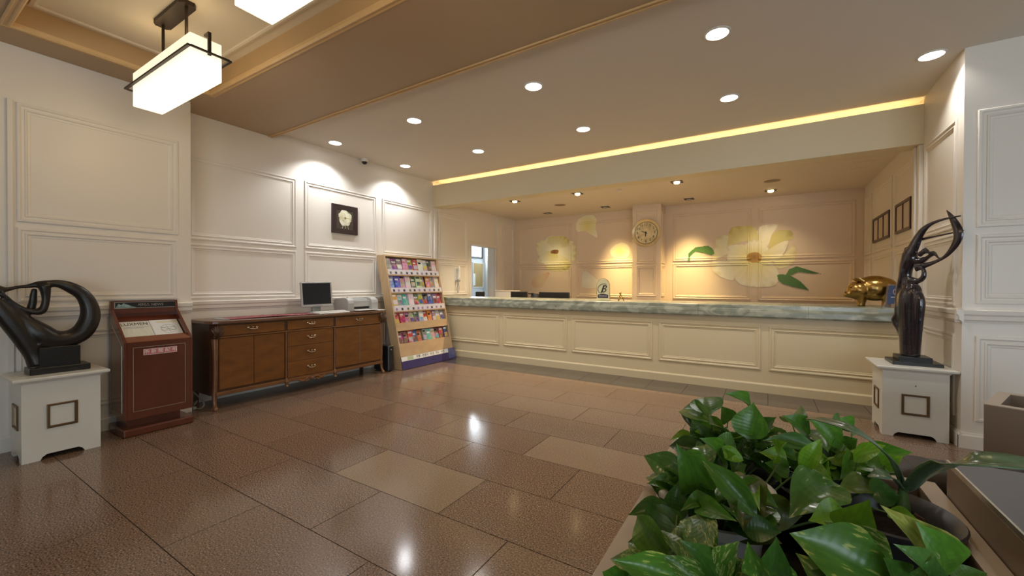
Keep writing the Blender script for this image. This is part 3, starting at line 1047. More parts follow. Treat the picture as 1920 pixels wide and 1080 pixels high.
part('board', prism(B(), arch(0.102, 1.108, 1.452, 1.33, 6.29), (0, 0.02, 0)), SIGNP, t, bevel=0.002)
part('edge', prism(B(), arch(0.108, 1.108, 1.458, 1.333, 6.296), (0, 0.022, 0)), GOLDL, t)
part('base', box(-2.32, -2.09, 6.25, 6.35, 1.108, 1.128), SIGNP, t, bevel=0.003)
text('letter', 'B', 0.17, t, plane_mtx((-2.205, 6.289, 1.285), (1, 0, 0), (0, 0, 1)), INK, shear=0.35)
for pts, r in (([(-2.255, 6.288, 1.35), (-2.285, 6.288, 1.31), (-2.28, 6.288, 1.25), (-2.24, 6.288, 1.225), (-2.205, 6.288, 1.27), (-2.18, 6.288, 1.345)], 0.0045), ([(-2.15, 6.288, 1.36), (-2.19, 6.288, 1.372), (-2.24, 6.288, 1.36), (-2.26, 6.288, 1.34)], 0.004)):
    part('flourish', tube(B(), pts, r, 6, 4), INK, t)
part('band', prism(B(), [(-2.29, 6.288, 1.148), (-2.29, 6.288, 1.195)] + [(-2.29 + 0.17 * k / 6, 6.288, 1.195 + 0.022 * math.sin(PI * k / 6)) for k in range(1, 6)] + [(-2.12, 6.288, 1.195), (-2.12, 6.288, 1.148)], (0, 0.004, 0)), BAND, t)
text('lettering', 'BENIKEA', 0.034, t, plane_mtx((-2.205, 6.2865, 1.178), (1, 0, 0), (0, 0, 1)), mat('lilac_ink', (0.55, 0.5, 0.56), 0.5, noise=(20, .3)))
t = thing('brass_stand', 'tiny brass tripod stand on the counter right of the name sign', 'ornament', (-1.93, 6.3, 1.108))
bm = B()
for a in (0.4, 2.5, 4.6):
    tube(bm, [(-1.93 + 0.055 * math.cos(a), 6.3 + 0.055 * math.sin(a), 1.108), (-1.93, 6.3, 1.215)], 0.007, 6)
part('legs', bm, GOLD, t)
part('finial', blob(B(), (-1.93, 6.3, 1.225), (0.016, 0.016, 0.02), 10, 8), GOLD, t, smooth=True)
part('cup', lathe(B(), [(0.0, 1.135), (0.03, 1.138), (0.034, 1.165), (0.028, 1.17)], (-1.93, 6.3, 0), 14), GOLD, t, smooth=True)

# golden pig
px, py, pz = 1.06, 6.42, 1.108
t = thing('pig_statue', 'shiny golden pig statue standing on the right end of the counter', 'statue', (px, py, pz))
bm = B()
blob(bm, (px + 0.03, py, pz + 0.215), (0.20, 0.14, 0.150), 24, 16)
blob(bm, (px + 0.12, py, pz + 0.205), (0.125, 0.13, 0.135), 20, 14)
blob(bm, (px - 0.125, py - 0.03, pz + 0.19), (0.115, 0.115, 0.115), 20, 14, Matrix.Rotation(0.3, 4, 'Y'))
tube(bm, [(px - 0.17, py - 0.045, pz + 0.165), (px - 0.225, py - 0.055, pz + 0.152), (px - 0.250, py - 0.06, pz + 0.16)], [0.082, 0.052, 0.052], 16, 3)
for x, y, r in ((-0.10, -0.06, .05), (-0.07, 0.07, .05), (0.13, -0.065, .056), (0.15, 0.07, .056)):
    tube(bm, [(px + x, py + y, pz + 0.19), (px + x, py + y, pz + 0.09), (px + x - 0.008, py + y, pz + 0.03), (px + x - 0.012, py + y, pz)], [r * 1.25, r * 0.9, r * 0.72, r * 0.8], 12, 3)
body = part('body', bm, GOLD, t, smooth=True)
md = body.modifiers.new('fuse', 'REMESH')
md.mode, md.voxel_size, md.use_smooth_shade = 'VOXEL', 0.009, True
md = body.modifiers.new('soft', 'SMOOTH')
md.factor, md.iterations = 0.6, 6
for s in (-1, 1):
    part('ear', prism(B(), [(px - 0.12, py - 0.02 + s * 0.055, pz + 0.295), (px - 0.075, py - 0.02 + s * 0.095, pz + 0.30), (px - 0.13, py - 0.02 + s * 0.10, pz + 0.345), (px - 0.175, py - 0.02 + s * 0.085, pz + 0.315)], (-0.012, 0, -0.008)), GOLD, t, bevel=0.004)
    part('eye', blob(B(), (px - 0.205, py - 0.045 + s * 0.055, pz + 0.225), (0.009, 0.009, 0.009), 8, 6), BRONZE, t, smooth=True)
    part('nostril', blob(B(), (px - 0.251, py - 0.06 + s * 0.017, pz + 0.163), (0.006, 0.009, 0.012), 8, 6), BRONZE, t, smooth=True)
part('tail', tube(B(), [(px + 0.225, py, pz + 0.24), (px + 0.255, py + .01, pz + 0.26), (px + 0.262, py - .01, pz + 0.235), (px + 0.25, py, pz + 0.22)], [.012, .01, .008, .005], 8, 3), GOLD, t, smooth=True)

# award plaque
t = thing('award_plaque', 'clear block with a blue award face beside the golden pig', 'plaque', (1.24, 6.2, 1.108))
part('base', prism(B(), [(1.115, 6.17, 1.108), (1.335, 6.17, 1.108), (1.318, 6.17, 1.14), (1.13, 6.17, 1.14)], (0, 0.07, 0)), CLEAR, t)
part('block', prism(B(), [(1.135, 6.19, 1.14), (1.315, 6.19, 1.14), (1.298, 6.215, 1.372), (1.165, 6.215, 1.372)], (0, 0.025, 0)), CLEAR, t)
part('face', prism(B(), [(1.158, 6.188, 1.15), (1.308, 6.188, 1.15), (1.292, 6.211, 1.355), (1.178, 6.211, 1.355)], (0, 0.002, 0)), BLUEP, t)
part('emblem', tube(B(), [(1.245 + 0.034 * math.cos(a), 6.2, 1.285 + 0.036 * math.sin(a)) for a in [2.2 + 0.35 * i for i in range(14)]], 0.004, 6), mat('emblem_pink', (0.6, 0.4, 0.45), 0.4, noise=(9, .3)), t)
text('year', '10', 0.045, t, plane_mtx((1.249, 6.1955, 1.285), (1, 0, 0), (0, 0.1, 0.99)), PAPER)
part('print_line', box(1.19, 1.28, 6.188, 6.19, 1.222, 1.228), PAPER, t)

# framed documents on the right alcove wall
FRAME = mat('dark_red_frame', (0.075, 0.030, 0.022), 0.35, noise=(12, 0.3), col2=(0.05, 0.02, 0.015))
DOC = mat('certificate_paper', (0.62, 0.53, 0.44), 0.5, noise=(18, 0.25), col2=(0.55, 0.46, 0.38))


def framed(y0, y1, n, lab):
    t = thing('framed_certificates', lab, 'frame', (XR - .01, (y0 + y1) / 2, 2.0))
    part('border', moulding(B(), W_RIGHT, y0, y1, 2.0, 2.362, [(0, 0), (0, .028), (.03, .028), (.034, .01)]), FRAME, t)
    part('back_board', box(XR - .012, XR - .004, y0 + .01, y1 - .01, 2.01, 2.352), FRAME, t)
    w = (y1 - y0 - 0.06) / n
    for k in range(n):
        part('certificate', box(XR - .016, XR - .012, y0 + .03 + w * k + .012, y0 + .03 + w * (k + 1) - .012, 2.035, 2.327), DOC, t)
        if k:
            part('divider', box(XR - .026, XR - .012, y0 + .018 + w * k, y0 + .042 + w * k, 2.03, 2.332), FRAME, t)


framed(7.255, 8.235, 3, 'dark frame with three certificates, farther one on the right wall')
framed(6.300, 6.943, 2, 'dark frame with two certificates, nearer one on the right wall')

# white wall telephone left of the doorway
t = thing('wall_telephone', 'white wall telephone with a hanging cord left of the office doorway', 'telephone', (-5.47, 6.70, 1.42))
part('cradle', box(-5.5, -5.465, 6.62, 6.79, 1.44, 1.70), WHITEP, t, bevel=0.01, seg=2)
part('handset', tube(B(), [(-5.43, 6.66, 1.47), (-5.415, 6.66, 1.50), (-5.41, 6.66, 1.60), (-5.415, 6.66, 1.69), (-5.435, 6.66, 1.72)], [0.028, 0.026, 0.018, 0.026, 0.028], 10, 3), PAPER, t, smooth=True)
part('cord', tube(B(), [(-5.45, 6.66, 1.46), (-5.44, 6.65, 1.38), (-5.45, 6.63, 1.25), (-5.46, 6.68, 1.19), (-5.46, 6.71, 1.28), (-5.48, 6.7, 1.44)], 0.007, 6, 5), GREYD, t, smooth=True)

# flower picture on the left wall
t = thing('flower_picture', 'square dark framed picture of a white flower on the left wall', 'picture', (-5.48, 3.995, 2.12))
PICF = mat('dark_brown_frame', (0.032, 0.017, 0.016), 0.45, noise=(30, 0.3))
part('frame', moulding(B(), W_LEFT, 3.774, 4.217, 2.12, 2.553, [(0, 0), (0, .03), (.075, .026), (.078, .022)]), PICF, t)
part('canvas', box(XL, XL + .023, 3.84, 4.15, 2.19, 2.49), mat('picture_ground', (0.075, 0.058, 0.035), 0.6, noise=(7, 0.25), col2=(0.03, 0.022, 0.016), stretch=(1, 8, 1)), t)
PET = mat('picture_petal', (0.78, 0.76, 0.58), 0.6, noise=(22, 0.25), col2=(0.62, 0.58, 0.36))
PET2 = mat('picture_petal_cream', (0.70, 0.67, 0.45), 0.6, noise=(22, 0.25), col2=(0.50, 0.45, 0.24))
PET3 = mat('picture_petal_white', (0.86, 0.85, 0.72), 0.6, noise=(22, 0.25), col2=(0.70, 0.68, 0.5))
cy_, cz_ = 3.995, 2.36
for i, a in enumerate([20, 62, 105, 150, 195, 238, 290, 335, 45, 128, 215, 312]):
    r = (0.125, 0.085)[i >= 8] * (1.0, .9, 1.05)[i % 3]
    a = math.radians(a)
    d, s = V((0, math.cos(a), math.sin(a))), V((0, -math.sin(a), math.cos(a)))
    c = V((XL + .0235 + .0004 * i, cy_, cz_))
    w = r * 0.42
    part('petal', prism(B(), [c, c + d * r * .45 + s * w * .8, c + d * r * .8 + s * w, c + d * r + s * w * .3, c + d * r * .93 - s * w * .2, c + d * r * .78 - s * w, c + d * r * .4 - s * w * .75], (.0004, 0, 0)), (PET, PET2, PET3)[i % 3], t)
part('flower_centre', prism(B(), [(XL + .029, cy_ + .022 * math.cos(k), cz_ + .018 * math.sin(k)) for k in range(6)], (.0004, 0, 0)), mat('picture_centre', (0.3, 0.26, 0.06), 0.6, noise=(40, .3)), t)
for dy in (-.055, .0, .06):
    part('stalk', prism(B(), [(XL + .0236, cy_ + dy, 2.19), (XL + .0236, cy_ + dy + .005, 2.19), (XL + .0236, cy_ + dy * .3 + .005, 2.30), (XL + .0236, cy_ + dy * .3, 2.30)], (.0003, 0, 0)), PET, t)

# dome camera
t = thing('security_camera', 'small white dome camera at the top of the left wall', 'camera', (-5.44, 4.312, 3.336))
part('mount', lathe(B(), [(0.058, 3.336), (0.06, 3.31), (0.05, 3.29), (0, 3.29)], (-5.43, 4.312, 0), 20), WHITEP, t, smooth=True)
part('dome', blob(B(), (-5.43, 4.312, 3.292), (0.042, 0.042, 0.042), 16, 10), BLACKP, t, smooth=True)
# ------------------------------------------------------------------ ceiling lamps
LENS = mat('downlight_lens', (1, 0.97, 0.9), 0.4, emit=((1.0, 0.97, 0.92), 20.0), noise=(1, .3))
RING = mat('white_ring', (0.8, 0.78, 0.74), 0.35, noise=(20, .3), col2=(.78, .76, .72))
DL = [(-0.345, 3.612, 'round downlight nearest the top edge, between the lowered ceiling and the beam'),
      (1.19, 4.912, 'round downlight at the right, next to the white corner'),
      (-1.994, 3.612, 'round downlight in the row nearest the lowered ceiling, second from the right'),
      (-0.352, 4.912, 'round downlight in the row nearest the beam, second from the right'),
      (-3.640, 3.612, 'round downlight in the row nearest the lowered ceiling, second from the left wall'),
      (-1.997, 4.930, 'round downlight in the middle of the row nearest the beam'),
      (-3.655, 4.930, 'round downlight in the row nearest the beam, second from the left wall'),
      (-5.155, 3.600, 'round downlight against the left wall, above the gap left of the flower picture'),
      (-5.155, 4.912, 'round downlight against the left wall, near the beam corner')]
proto = None
for x, y, lab in DL:
    if proto is None:
        proto = thing('downlight', lab, 'downlight', (x, y, ZC), 'round downlights in the lobby ceiling')
        part('trim_ring', lathe(B(), [(0.098, ZC), (0.098, ZC - 0.006), (0.082, ZC - 0.009), (0.08, ZC - 0.002), (0.08, ZC)], (x, y, 0), 32), RING, proto, smooth=True)
        part('lens', lathe(B(), [(0.08, ZC - 0.001), (0.076, ZC - 0.005), (0.0, ZC - 0.0055)], (x, y, 0), 32), LENS, proto)
    else:
        dup(proto, (x, y, ZC), lab)
    light('downlight_beam', 'SPOT', (x, y, ZC - 0.02), 100 if x > -5 else 140, NEUT if x > -5 else (.97, .98, 1.0), (0, 0, 0), spot_size=math.radians(128), spot_blend=0.55, shadow_soft_size=0.06)

BULB = mat('warm_bulb', (1, 0.8, 0.5), 0.4, emit=((1.0, 0.74, 0.36), 30.0), noise=(1, .3))
E4 = {0.045: 90}
ASP = [(-4.231, 6.92, 1, 'lit square spotlight over the counter, nearest the left wall'), (-2.912, 6.93, 1, 'lit square spotlight over the counter, above the name sign'),
       (-1.231, 6.96, 1, 'lit square spotlight over the counter, right of the clock pillar'), (0.045, 8.42, 1, 'lit square spotlight above the right flower mural'),
       (-4.289, 8.47, 2, 'square spotlight close to the alcove wall above the left flower mural'), (-2.907, 8.42, 2, 'square spotlight close to the alcove wall, left of the clock pillar'),
       (-1.272, 8.45, 2, 'square spotlight close to the alcove wall, right of the clock pillar')]
protos = {}
for x, y, lit, lab in ASP:
    key = min(lit, 1) if lit != 2 else 0
    if key not in protos:
        p = thing('square_spotlight', lab, 'spotlight', (x, y, ZA), 'square spotlights in the alcove ceiling')
        bm = B()
        moulding(bm, Ceil(ZA), x - 0.085, x + 0.085, y - 0.085, y + 0.085, [(0, 0), (0, 0.006), (0.016, 0.006), (0.02, 0)])
        part('trim', bm, IRON, p)
        part('recess', box(x - 0.07, x + 0.07, y - 0.07, y + 0.07, ZA - 0.003, ZA - 0.001), BLACKP, p)
        part('bulb', lathe(B(), [(0.046, ZA - 0.003), (0.044, ZA - 0.022), (0.03, ZA - 0.03), (0, ZA - 0.031)], (x, y, 0), 16), BULB if key else GREYP, p, smooth=True)
        protos[key] = p
    else:
        dup(protos[key], (x, y, ZA), lab)
    if lit == 1:
        light('alcove_beam', 'SPOT', (x, y, ZA - 0.04), E4.get(x, 430), (1.0, .75, .45), (0, 0, 0), spot_size=math.radians(110), spot_blend=0.8, shadow_soft_size=0.03)
    elif lit == 2:
        light('alcove_washer', 'SPOT', (x, y, ZA - 0.04), 820 if x > -4 else 150, (1.0, 0.74, 0.33), (math.radians(15), math.radians((-9 if x < -2 else 4) if x > -4 else 0), 0), spot_size=math.radians(60), spot_blend=1.0, shadow_soft_size=0.22)
SPK = mat('speaker_grille', (0.33, 0.26, 0.20), 0.6, noise=(140, .2), col2=(0.22, 0.17, 0.13))
for x, y, lab in ((-3.627, 7.71, 'round ceiling speaker above the left part of the alcove'), (0.06, 7.64, 'round ceiling speaker above the right flower mural')):
    t = thing('ceiling_speaker', lab, 'speaker', (x, y, ZA))
    part('grille', lathe(B(), [(0.115, ZA - 0.004), (0.1, ZA - 0.008), (0, ZA - 0.011)], (x, y, 0), 28), SPK, t, smooth=True)
    part('rim', lathe(B(), [(0.13, ZA), (0.13, ZA - 0.008), (0.115, ZA - 0.008), (0.112, ZA)], (x, y, 0), 28), ALC, t, smooth=True)
t = thing('smoke_detector', 'small smoke detector on the alcove ceiling near the beam', 'detector', (-2.19, 7.03, ZA))
part('body', lathe(B(), [(0.055, ZA), (0.052, ZA - 0.02), (0.03, ZA - 0.035), (0, ZA - 0.036)], (-2.19, 7.03, 0), 18), PAINT, t, smooth=True)

# box pendants in the tray
SHADE = mat('pendant_shade', (0.9, 0.82, 0.6), 0.4, emit=((1.0, 0.90, 0.66), 1.7), noise=(3, .3), col2=(0.89, 0.81, 0.58))
# the tubes inside sit low: the lower half of the translucent box glows most
nt = SHADE.node_tree
tc_ = nt.nodes.new('ShaderNodeTexCoord')
sp_ = nt.nodes.new('ShaderNodeSeparateXYZ')
nt.links.new(tc_.outputs['Generated'], sp_.inputs[0])
mr_ = nt.nodes.new('ShaderNodeMapRange')
nt.links.new(sp_.outputs['Z'], mr_.inputs['Value'])
mr_.inputs['From Min'].default_value = 0.35
mr_.inputs['From Max'].default_value = 0.8
mr_.inputs['To Min'].default_value = 2.35
mr_.inputs['To Max'].default_value = 1.55
nt.links.new(mr_.outputs[0], nt.nodes['Principled BSDF'].inputs['Emission Strength'])


def pendant(cx, cy, lab):
    t = thing('pendant_lamp', lab, 'pendant lamp', (cx, cy, TZ), 'box pendants in the ceiling tray')
    zt = TZ
    w, h = 0.26, 0.056
    part('canopy', prism(B(), [(cx - w, cy - h + .02, zt - .03), (cx - w + .03, cy - h, zt - .03), (cx + w - .03, cy - h, zt - .03), (cx + w, cy - h + .02, zt - .03), (cx + w, cy + h - .02, zt - .03), (cx + w - .03, cy + h, zt - .03), (cx - w + .03, cy + h, zt - .03), (cx - w, cy + h - .02, zt - .03)], (0, 0, .03)), IRON, t)
    for s in (-1, 1):
        part('rod', tube(B(), [(cx + s * .215, cy, zt - .03), (cx + s * .215, cy, 3.07)], 0.0105, 10), IRON, t, smooth=True)
    X0, X1, Y0, Y1, Z0, Z1 = cx - .535, cx + .535, cy - .098, cy + .098, 2.805, 3.078
    part('shade', box(X0, X1, Y0, Y1, Z0, Z1), SHADE, t, bevel=0.006, seg=2)
    zf = 2.955
    fx, fy, r = cx + .565, cy + .135, 0.0065
    bm = B()
    for a in ((cx - fx + cx - .015, fx + .015, cy - .135, cy - .117), (cx - fx + cx - .015, fx + .015, cy + .117, cy + .135)):
        bx(bm, 2 * cx - fx - .035, fx + .035, a[2], a[3], zf - r, zf + r)
    for s in (-1, 1):
        xx = cx + s * .60
        bx(bm, xx - r, xx + r, cy - .117, cy + .117, zf - r, zf + r)
    part('frame', bm, IRON, t)
    for s in (-1, 1):
        xx = cx + s * .583
        bm = B()
        bx(bm, xx - r, xx + r, cy - .010, cy + .010, zf - .01, 3.105)
        bx(bm, min(xx, cx + s * .52), max(xx, cx + s * .52), cy - .010, cy + .010, 3.092, 3.105)
        part('bracket', bm, IRON, t)
    # the lamp's own light leaves the shade on all sides
    for dx in (-.3, .3):
        light('pendant_glow', 'POINT', (cx + dx, cy, 2.72), 7.5, (1.0, 0.69, 0.33), shadow_soft_size=0.09)
        light('pendant_glow_up', 'POINT', (cx + dx, cy, 3.22), 1.7, (1.0, 0.72, 0.38), shadow_soft_size=0.08)


pendant(-3.90, 1.333, 'cream box pendant lamp hanging at the upper left, fully in view')
pendant(-1.84, 1.165, 'cream box pendant lamp cut off by the top edge of the photo')
pendant(.25, 1.165, 'cream box pendant lamp added out of view above the long planter to light the leaves')  # extra lamp added outside the view to brighten the planter leaves

# ------------------------------------------------------------------ sideboard
t = thing('sideboard', 'long walnut sideboard with carved corners against the left wall', 'sideboard', (-5.2, 3.16, 0))
FX = -4.975
sb = t
part('carcass', prism(B(), [(-5.49, 2.03, .15), (-5.07, 2.03, .15), (FX - .012, 2.075, .15), (FX - .012, 4.255, .15), (-5.07, 4.30, .15), (-5.49, 4.30, .15)], (0, 0, .765)), WOODD, t)
part('top', prism(B(), [(-5.495, 1.985, .918), (-5.08, 1.985, .918), (-4.965, 2.015, .918), (-4.94, 2.06, .918), (-4.94, 4.27, .918), (-4.965, 4.315, .918), (-5.08, 4.345, .918), (-5.495, 4.345, .918)], (0, 0, .037)), WOODT, t, bevel=0.010, seg=3)
PULL = mat('worn_brass_pull', (0.66, 0.52, 0.38), 0.25, 0.9, noise=(60, .3), col2=(0.36, 0.25, 0.14))


def pull(front, y, z):
    f = part('handle', tube(B(), [(FX + .004, y - .045, z + .012), (FX + .022, y - .04, z), (FX + .026, y, z - .008), (FX + .022, y + .04, z), (FX + .004, y + .045, z + .012)], [.006, .006, .0075, .006, .006], 8, 3), PULL, front, smooth=True)
    bm = B()
    blob(bm, (FX + .006, y - .045, z + .012), (.008, .017, .013), 10, 6)
    blob(bm, (FX + .006, y + .045, z + .012), (.008, .017, .013), 10, 6)
    blob(bm, (FX + .012, y, z + .014), (.010, .014, .012), 10, 6)
    part('back_plate', bm, PULL, front, smooth=True)


def front(name, y0, y1, z0, z1, py=None):
    f = part(name, box(FX - .012, FX, y0, y1, z0, z1), WOOD, sb, bevel=0.003)
    if py is not None:
        pull(f, py, (z0 + z1) / 2 + .003)
    return f


front('drawer', 2.085, 2.785, .788, .902, 2.42)
front('drawer', 2.825, 3.445, .788, .902, 3.13)
front('drawer', 3.485, 4.245, .775, .902, 3.86)
front('drawer', 2.825, 3.445, .583, .765, 3.13)
front('drawer', 2.825, 3.445, .393, .579, 3.13)
front('drawer', 2.825, 3.445, .195, .389, 3.13)
front('door', 2.085, 2.433, .215, .762)
front('door', 2.437, 2.785, .215, .762)
front('door', 3.485, 3.863, .215, .755)
front('door', 3.867, 4.245, .215, .755)
RAILW = mat('walnut_edge', (0.20, 0.085, 0.026), 0.3, noise=(8, .25), col2=(0.13, 0.05, 0.015), coat=.3)
bm = B()
bx(bm, FX - .012, FX + .008, 2.07, 4.26, .766, .781)
part('waist_rail', bm, RAILW, t, bevel=0.003)
bm = B()
bx(bm, FX - .02, FX + .014, 2.05, 4.28, .152, .192)
part('bottom_rail', bm, RAILW, t, bevel=0.006, seg=2)
for y in (2.805, 3.465):
    part('pilaster', tube(B(), [(FX - .004, y, .765), (FX - .004, y, .2)], .012, 8), RAILW, t, smooth=True)
    part('foot', tube(B(), [(FX - .004, y, .20), (FX + .012, y, .165), (FX + .008, y, .125), (FX + .014, y, .10)], [.016, .026, .018, .026], 10, 3), RAILW, t, smooth=True)
for y, s in ((2.055, -1), (4.275, 1)):
    part('leg', tube(B(), [(FX - .03, y, .76), (FX - .02, y, .60), (FX - .022, y, .35), (FX - .03, y + s * .004, .15), (FX - .012, y + s * .01, .05), (FX + .012, y + s * .012, .018), (FX + .012, y + s * .012, .0)], [.034, .026, .023, .024, .019, .026, .02], 12, 4), RAILW, t, smooth=True)
    part('rear_leg', box(-5.48, -5.44, y - .02, y + .02, 0, .15), WOODD, t)
    bm = B()
    for k in range(7):
        a = -.9 + k * .3
        c = V((FX - .016, y, .765))
        tip = c + V((.045, math.sin(a) * .075, .06 + math.cos(a) * .075))
        tube(bm, [tuple(c), tuple((c + tip) / 2 + V((.028, 0, 0))), tuple(tip)], [.008, .016, .007], 8, 3)
    for k in range(3):
        blob(bm, (FX + .014, y + (k - 1) * .022, .80 - .012 * abs(k - 1)), (.014, .014, .02), 8, 6)
    part('acanthus_carving', bm, WOODD, t, smooth=True)
bm = B()
for s in (-1, 1):
    tube(bm, [(FX + .012, 3.13, .152), (FX + .02, 3.13 + s * .06, .168), (FX + .016, 3.13 + s * .12, .135), (FX + .012, 3.13 + s * .19, .160)], [.016, .014, .017, .007], 8, 4)
    tube(bm, [(FX + .014, 3.13 + s * .05, .150), (FX + .02, 3.13 + s * .08, .125), (FX + .016, 3.13 + s * .11, .14)], [.010, .014, .006], 8, 4)
blob(bm, (FX + .014, 3.13, .148), (.018, .034, .026), 12, 8)
part('apron_carving', bm, RAILW, t, smooth=True)
# runner, monitor, keyboard, printer on the sideboard
t = thing('table_runner', 'crimson patterned runner lying along the sideboard top', 'table runner', (-5.2, 3.2, .955))
bm = B()
rows = []
for i in range(61):
    y = 2.22 + i * (4.28 - 2.22) / 60
    zz = .9585 + .006 * max(0, math.sin(y * 5.3)) * max(0, 1 - abs(y - 2.7)) + .002
    rows.append([bm.verts.new((x, y, zz + (.004 * math.sin(x * 40 + y * 7) if 0 < k < 4 else 0) - .002)) for k, x in enumerate((-5.33, -5.27, -5.20, -5.12, -5.05))])
for a, b in zip(rows, rows[1:]):
    for k in range(4):
        bm.faces.new((a[k], b[k], b[k + 1], a[k + 1]))
rn = part('cloth', bm, RUNNER, t, smooth=True)
md = rn.modifiers.new('thick', 'SOLIDIFY')
md.thickness = .003
md.offset = 1
bm = B()
for k in range(24):
    x = -5.33 + k * .0122
    tube(bm, [(x, 2.222, .961), (x + .002, 2.195, .9585), (x - .002, 2.16, .9575)], .003, 4)
fr = part('fringe', bm, GREYD, t)
fr['kind'] = 'stuff'

mz = .958
t = thing('computer_monitor', 'grey flat computer monitor standing on the sideboard', 'monitor', (-5.2, 3.36, mz))


def mon(name, x0, x1, y0, y1, z0, z1, m, bev=0.0):
    # slightly leaning back and turned a little to the lobby
    b = box(x0, x1, y0, y1, z0, z1)
    b.transform(Matrix.Translation(V((-5.2, 3.36, 1.05))) @ Matrix.Rotation(math.radians(-6), 4, 'Y') @ Matrix.Rotation(math.radians(-14), 4, 'Z') @ Matrix.Translation(V((5.2, -3.36, -1.05))))
    return part(name, b, m, t, bevel=bev, seg=2)


mon('casing', -5.225, -5.185, 3.155, 3.565, 1.045, 1.385, GREYP, .010)
mon('screen', -5.186, -5.1835, 3.178, 3.542, 1.078, 1.366, SCREEN)
mon('rear_hump', -5.27, -5.225, 3.23, 3.49, 1.09, 1.32, GREYD, .02)
mon('logo_bar', -5.186, -5.182, 3.30, 3.42, 1.052, 1.062, GREYD)
part('neck', prism(B(), [(-5.25, 3.30, .97), (-5.21, 3.30, .97), (-5.225, 3.30, 1.10), (-5.26, 3.30, 1.10)], (0, .12, 0)), GREYD, t)
part('foot', lathe(B(), [(.13, mz + .004), (.125, mz + .016), (.05, mz + .026), (0, mz + .026)], (-5.2, 3.36, 0), 28), GREYD, t, smooth=True)
t = thing('keyboard', 'pale computer keyboard in front of the grey monitor', 'keyboard', (-5.02, 3.46, mz))
part('base', prism(B(), [(-4.955, 3.235, mz), (-5.10, 3.235, mz), (-5.10, 3.235, mz + .026), (-4.955, 3.235, mz + .014)], (0, .46, 0)), WHITEP, t, bevel=.004)
bm = B()
for r in range(5):
    for k in range(15):
        y = 3.250 + k * .0288
        x = -5.088 + r * .0245
        z = mz + .026 - (r + .2) * .0022
        bx(bm, x, x + .019, y, y + .023, z, z + .006)
o = part('keys', bm, PAPER, t)
o['kind'] = 'stuff'
t = thing('printer', 'grey inkjet printer at the right end of the sideboard', 'printer', (-5.22, 4.0, mz))
for y0, y1 in ((3.735, 3.835), (4.145, 4.262)):
    part('side_housing', prism(B(), [(-5.38, y0, mz), (-5.05, y0, mz), (-5.045, y0, mz + .12), (-5.06, y0, mz + .165), (-5.10, y0, mz + .195), (-5.17, y0, mz + .205), (-5.36, y0, mz + .19), (-5.38, y0, mz + .16)], (0, y1 - y0, 0)), GREYP, t, bevel=.012, seg=3)
part('body', box(-5.37, -5.10, 3.83, 4.15, mz + .065, mz + .155), GREYP, t, bevel=.008, seg=2)
part('lower_body', box(-5.37, -5.09, 3.83, 4.15, mz, mz + .03), GREYP, t)
part('paper_slot', box(-5.37, -5.12, 3.832, 4.148, mz + .03, mz + .065), BLACKP, t)
part('top_cover', prism(B(), [(-5.34, 3.83, mz + .155), (-5.14, 3.83, mz + .155), (-5.17, 3.83, mz + .183), (-5.33, 3.83, mz + .19)], (0, .32, 0)), GREYD, t, bevel=.004)
part('output_tray', box(-5.10, -4.98, 3.85, 4.20, mz + .012, mz + .022), WHITEP, t, bevel=.003)
part('control_button', lathe(B(), [(.016, mz + .203), (.014, mz + .209), (0, mz + .209)], (-5.14, 3.785, 0), 12), GREYD, t)
t = thing('paper_stack', 'white sheets lying beside the printer, next to the brochure rack', 'paper', (-5.03, 4.22, mz))
part('sheets', box(-5.16, -4.97, 4.205, 4.335, mz, mz + .008), PAPER, t)
t = thing('computer_tower', 'narrow black computer case on the floor between sideboard and rack', 'computer', (-5.05, 4.43, 0))
part('case', box(-5.28, -4.955, 4.375, 4.475, .012, .40), BLACKP, t, bevel=.006)
part('front_bezel', box(-4.957, -4.945, 4.378, 4.472, .02, .395), SCREEN, t, bevel=.004)
part('power_button', lathe(B(), [(.008, 0), (.008, .004), (0, .004)], (0, 0, 0), 10), GREYP, t, local=True).matrix_local = Matrix.Translation(V((.105, -.005, .34))) @ Matrix.Rotation(PI / 2, 4, 'Y')
for y in (4.385, 4.455):
    part('foot', box(-5.24, -4.98, y, y + .012, 0, .012), BLACKP, t)
t = thing('power_cable', 'tangle of grey cable on the floor left of the sideboard', 'cable', (-5.3, 1.96, 0))
part('coil', tube(B(), [(-5.40, 2.02, .012), (-5.30, 1.97, .012), (-5.22, 1.95, .05), (-5.26, 1.99, .075), (-5.36, 2.0, .04), (-5.30, 1.94, .012), (-5.16, 1.97, .012), (-5.12, 2.0, .05), (-5.2, 2.01, .09), (-5.4, 2.0, .16)], .008, 6, 5), GREYD, t, smooth=True)
part('plug', box(-5.25, -5.20, 1.93, 1.965, 0, .03), GREYP, t, bevel=.004)

# ------------------------------------------------------------------ brochure rack
ES, EB = V((-.2326, 0, .9726)), V((-.9726, 0, -.2326))


def RK(y, s, d=0.0):
    return V((-4.845, y, 0)) + ES * s + EB * d


def rkbox(bm, y0, y1, s0, s1, d0, d1):
    return quadbox(bm, RK(y0, s0, d0), (0, y1 - y0, 0), ES * (s1 - s0), EB * (d1 - d0))


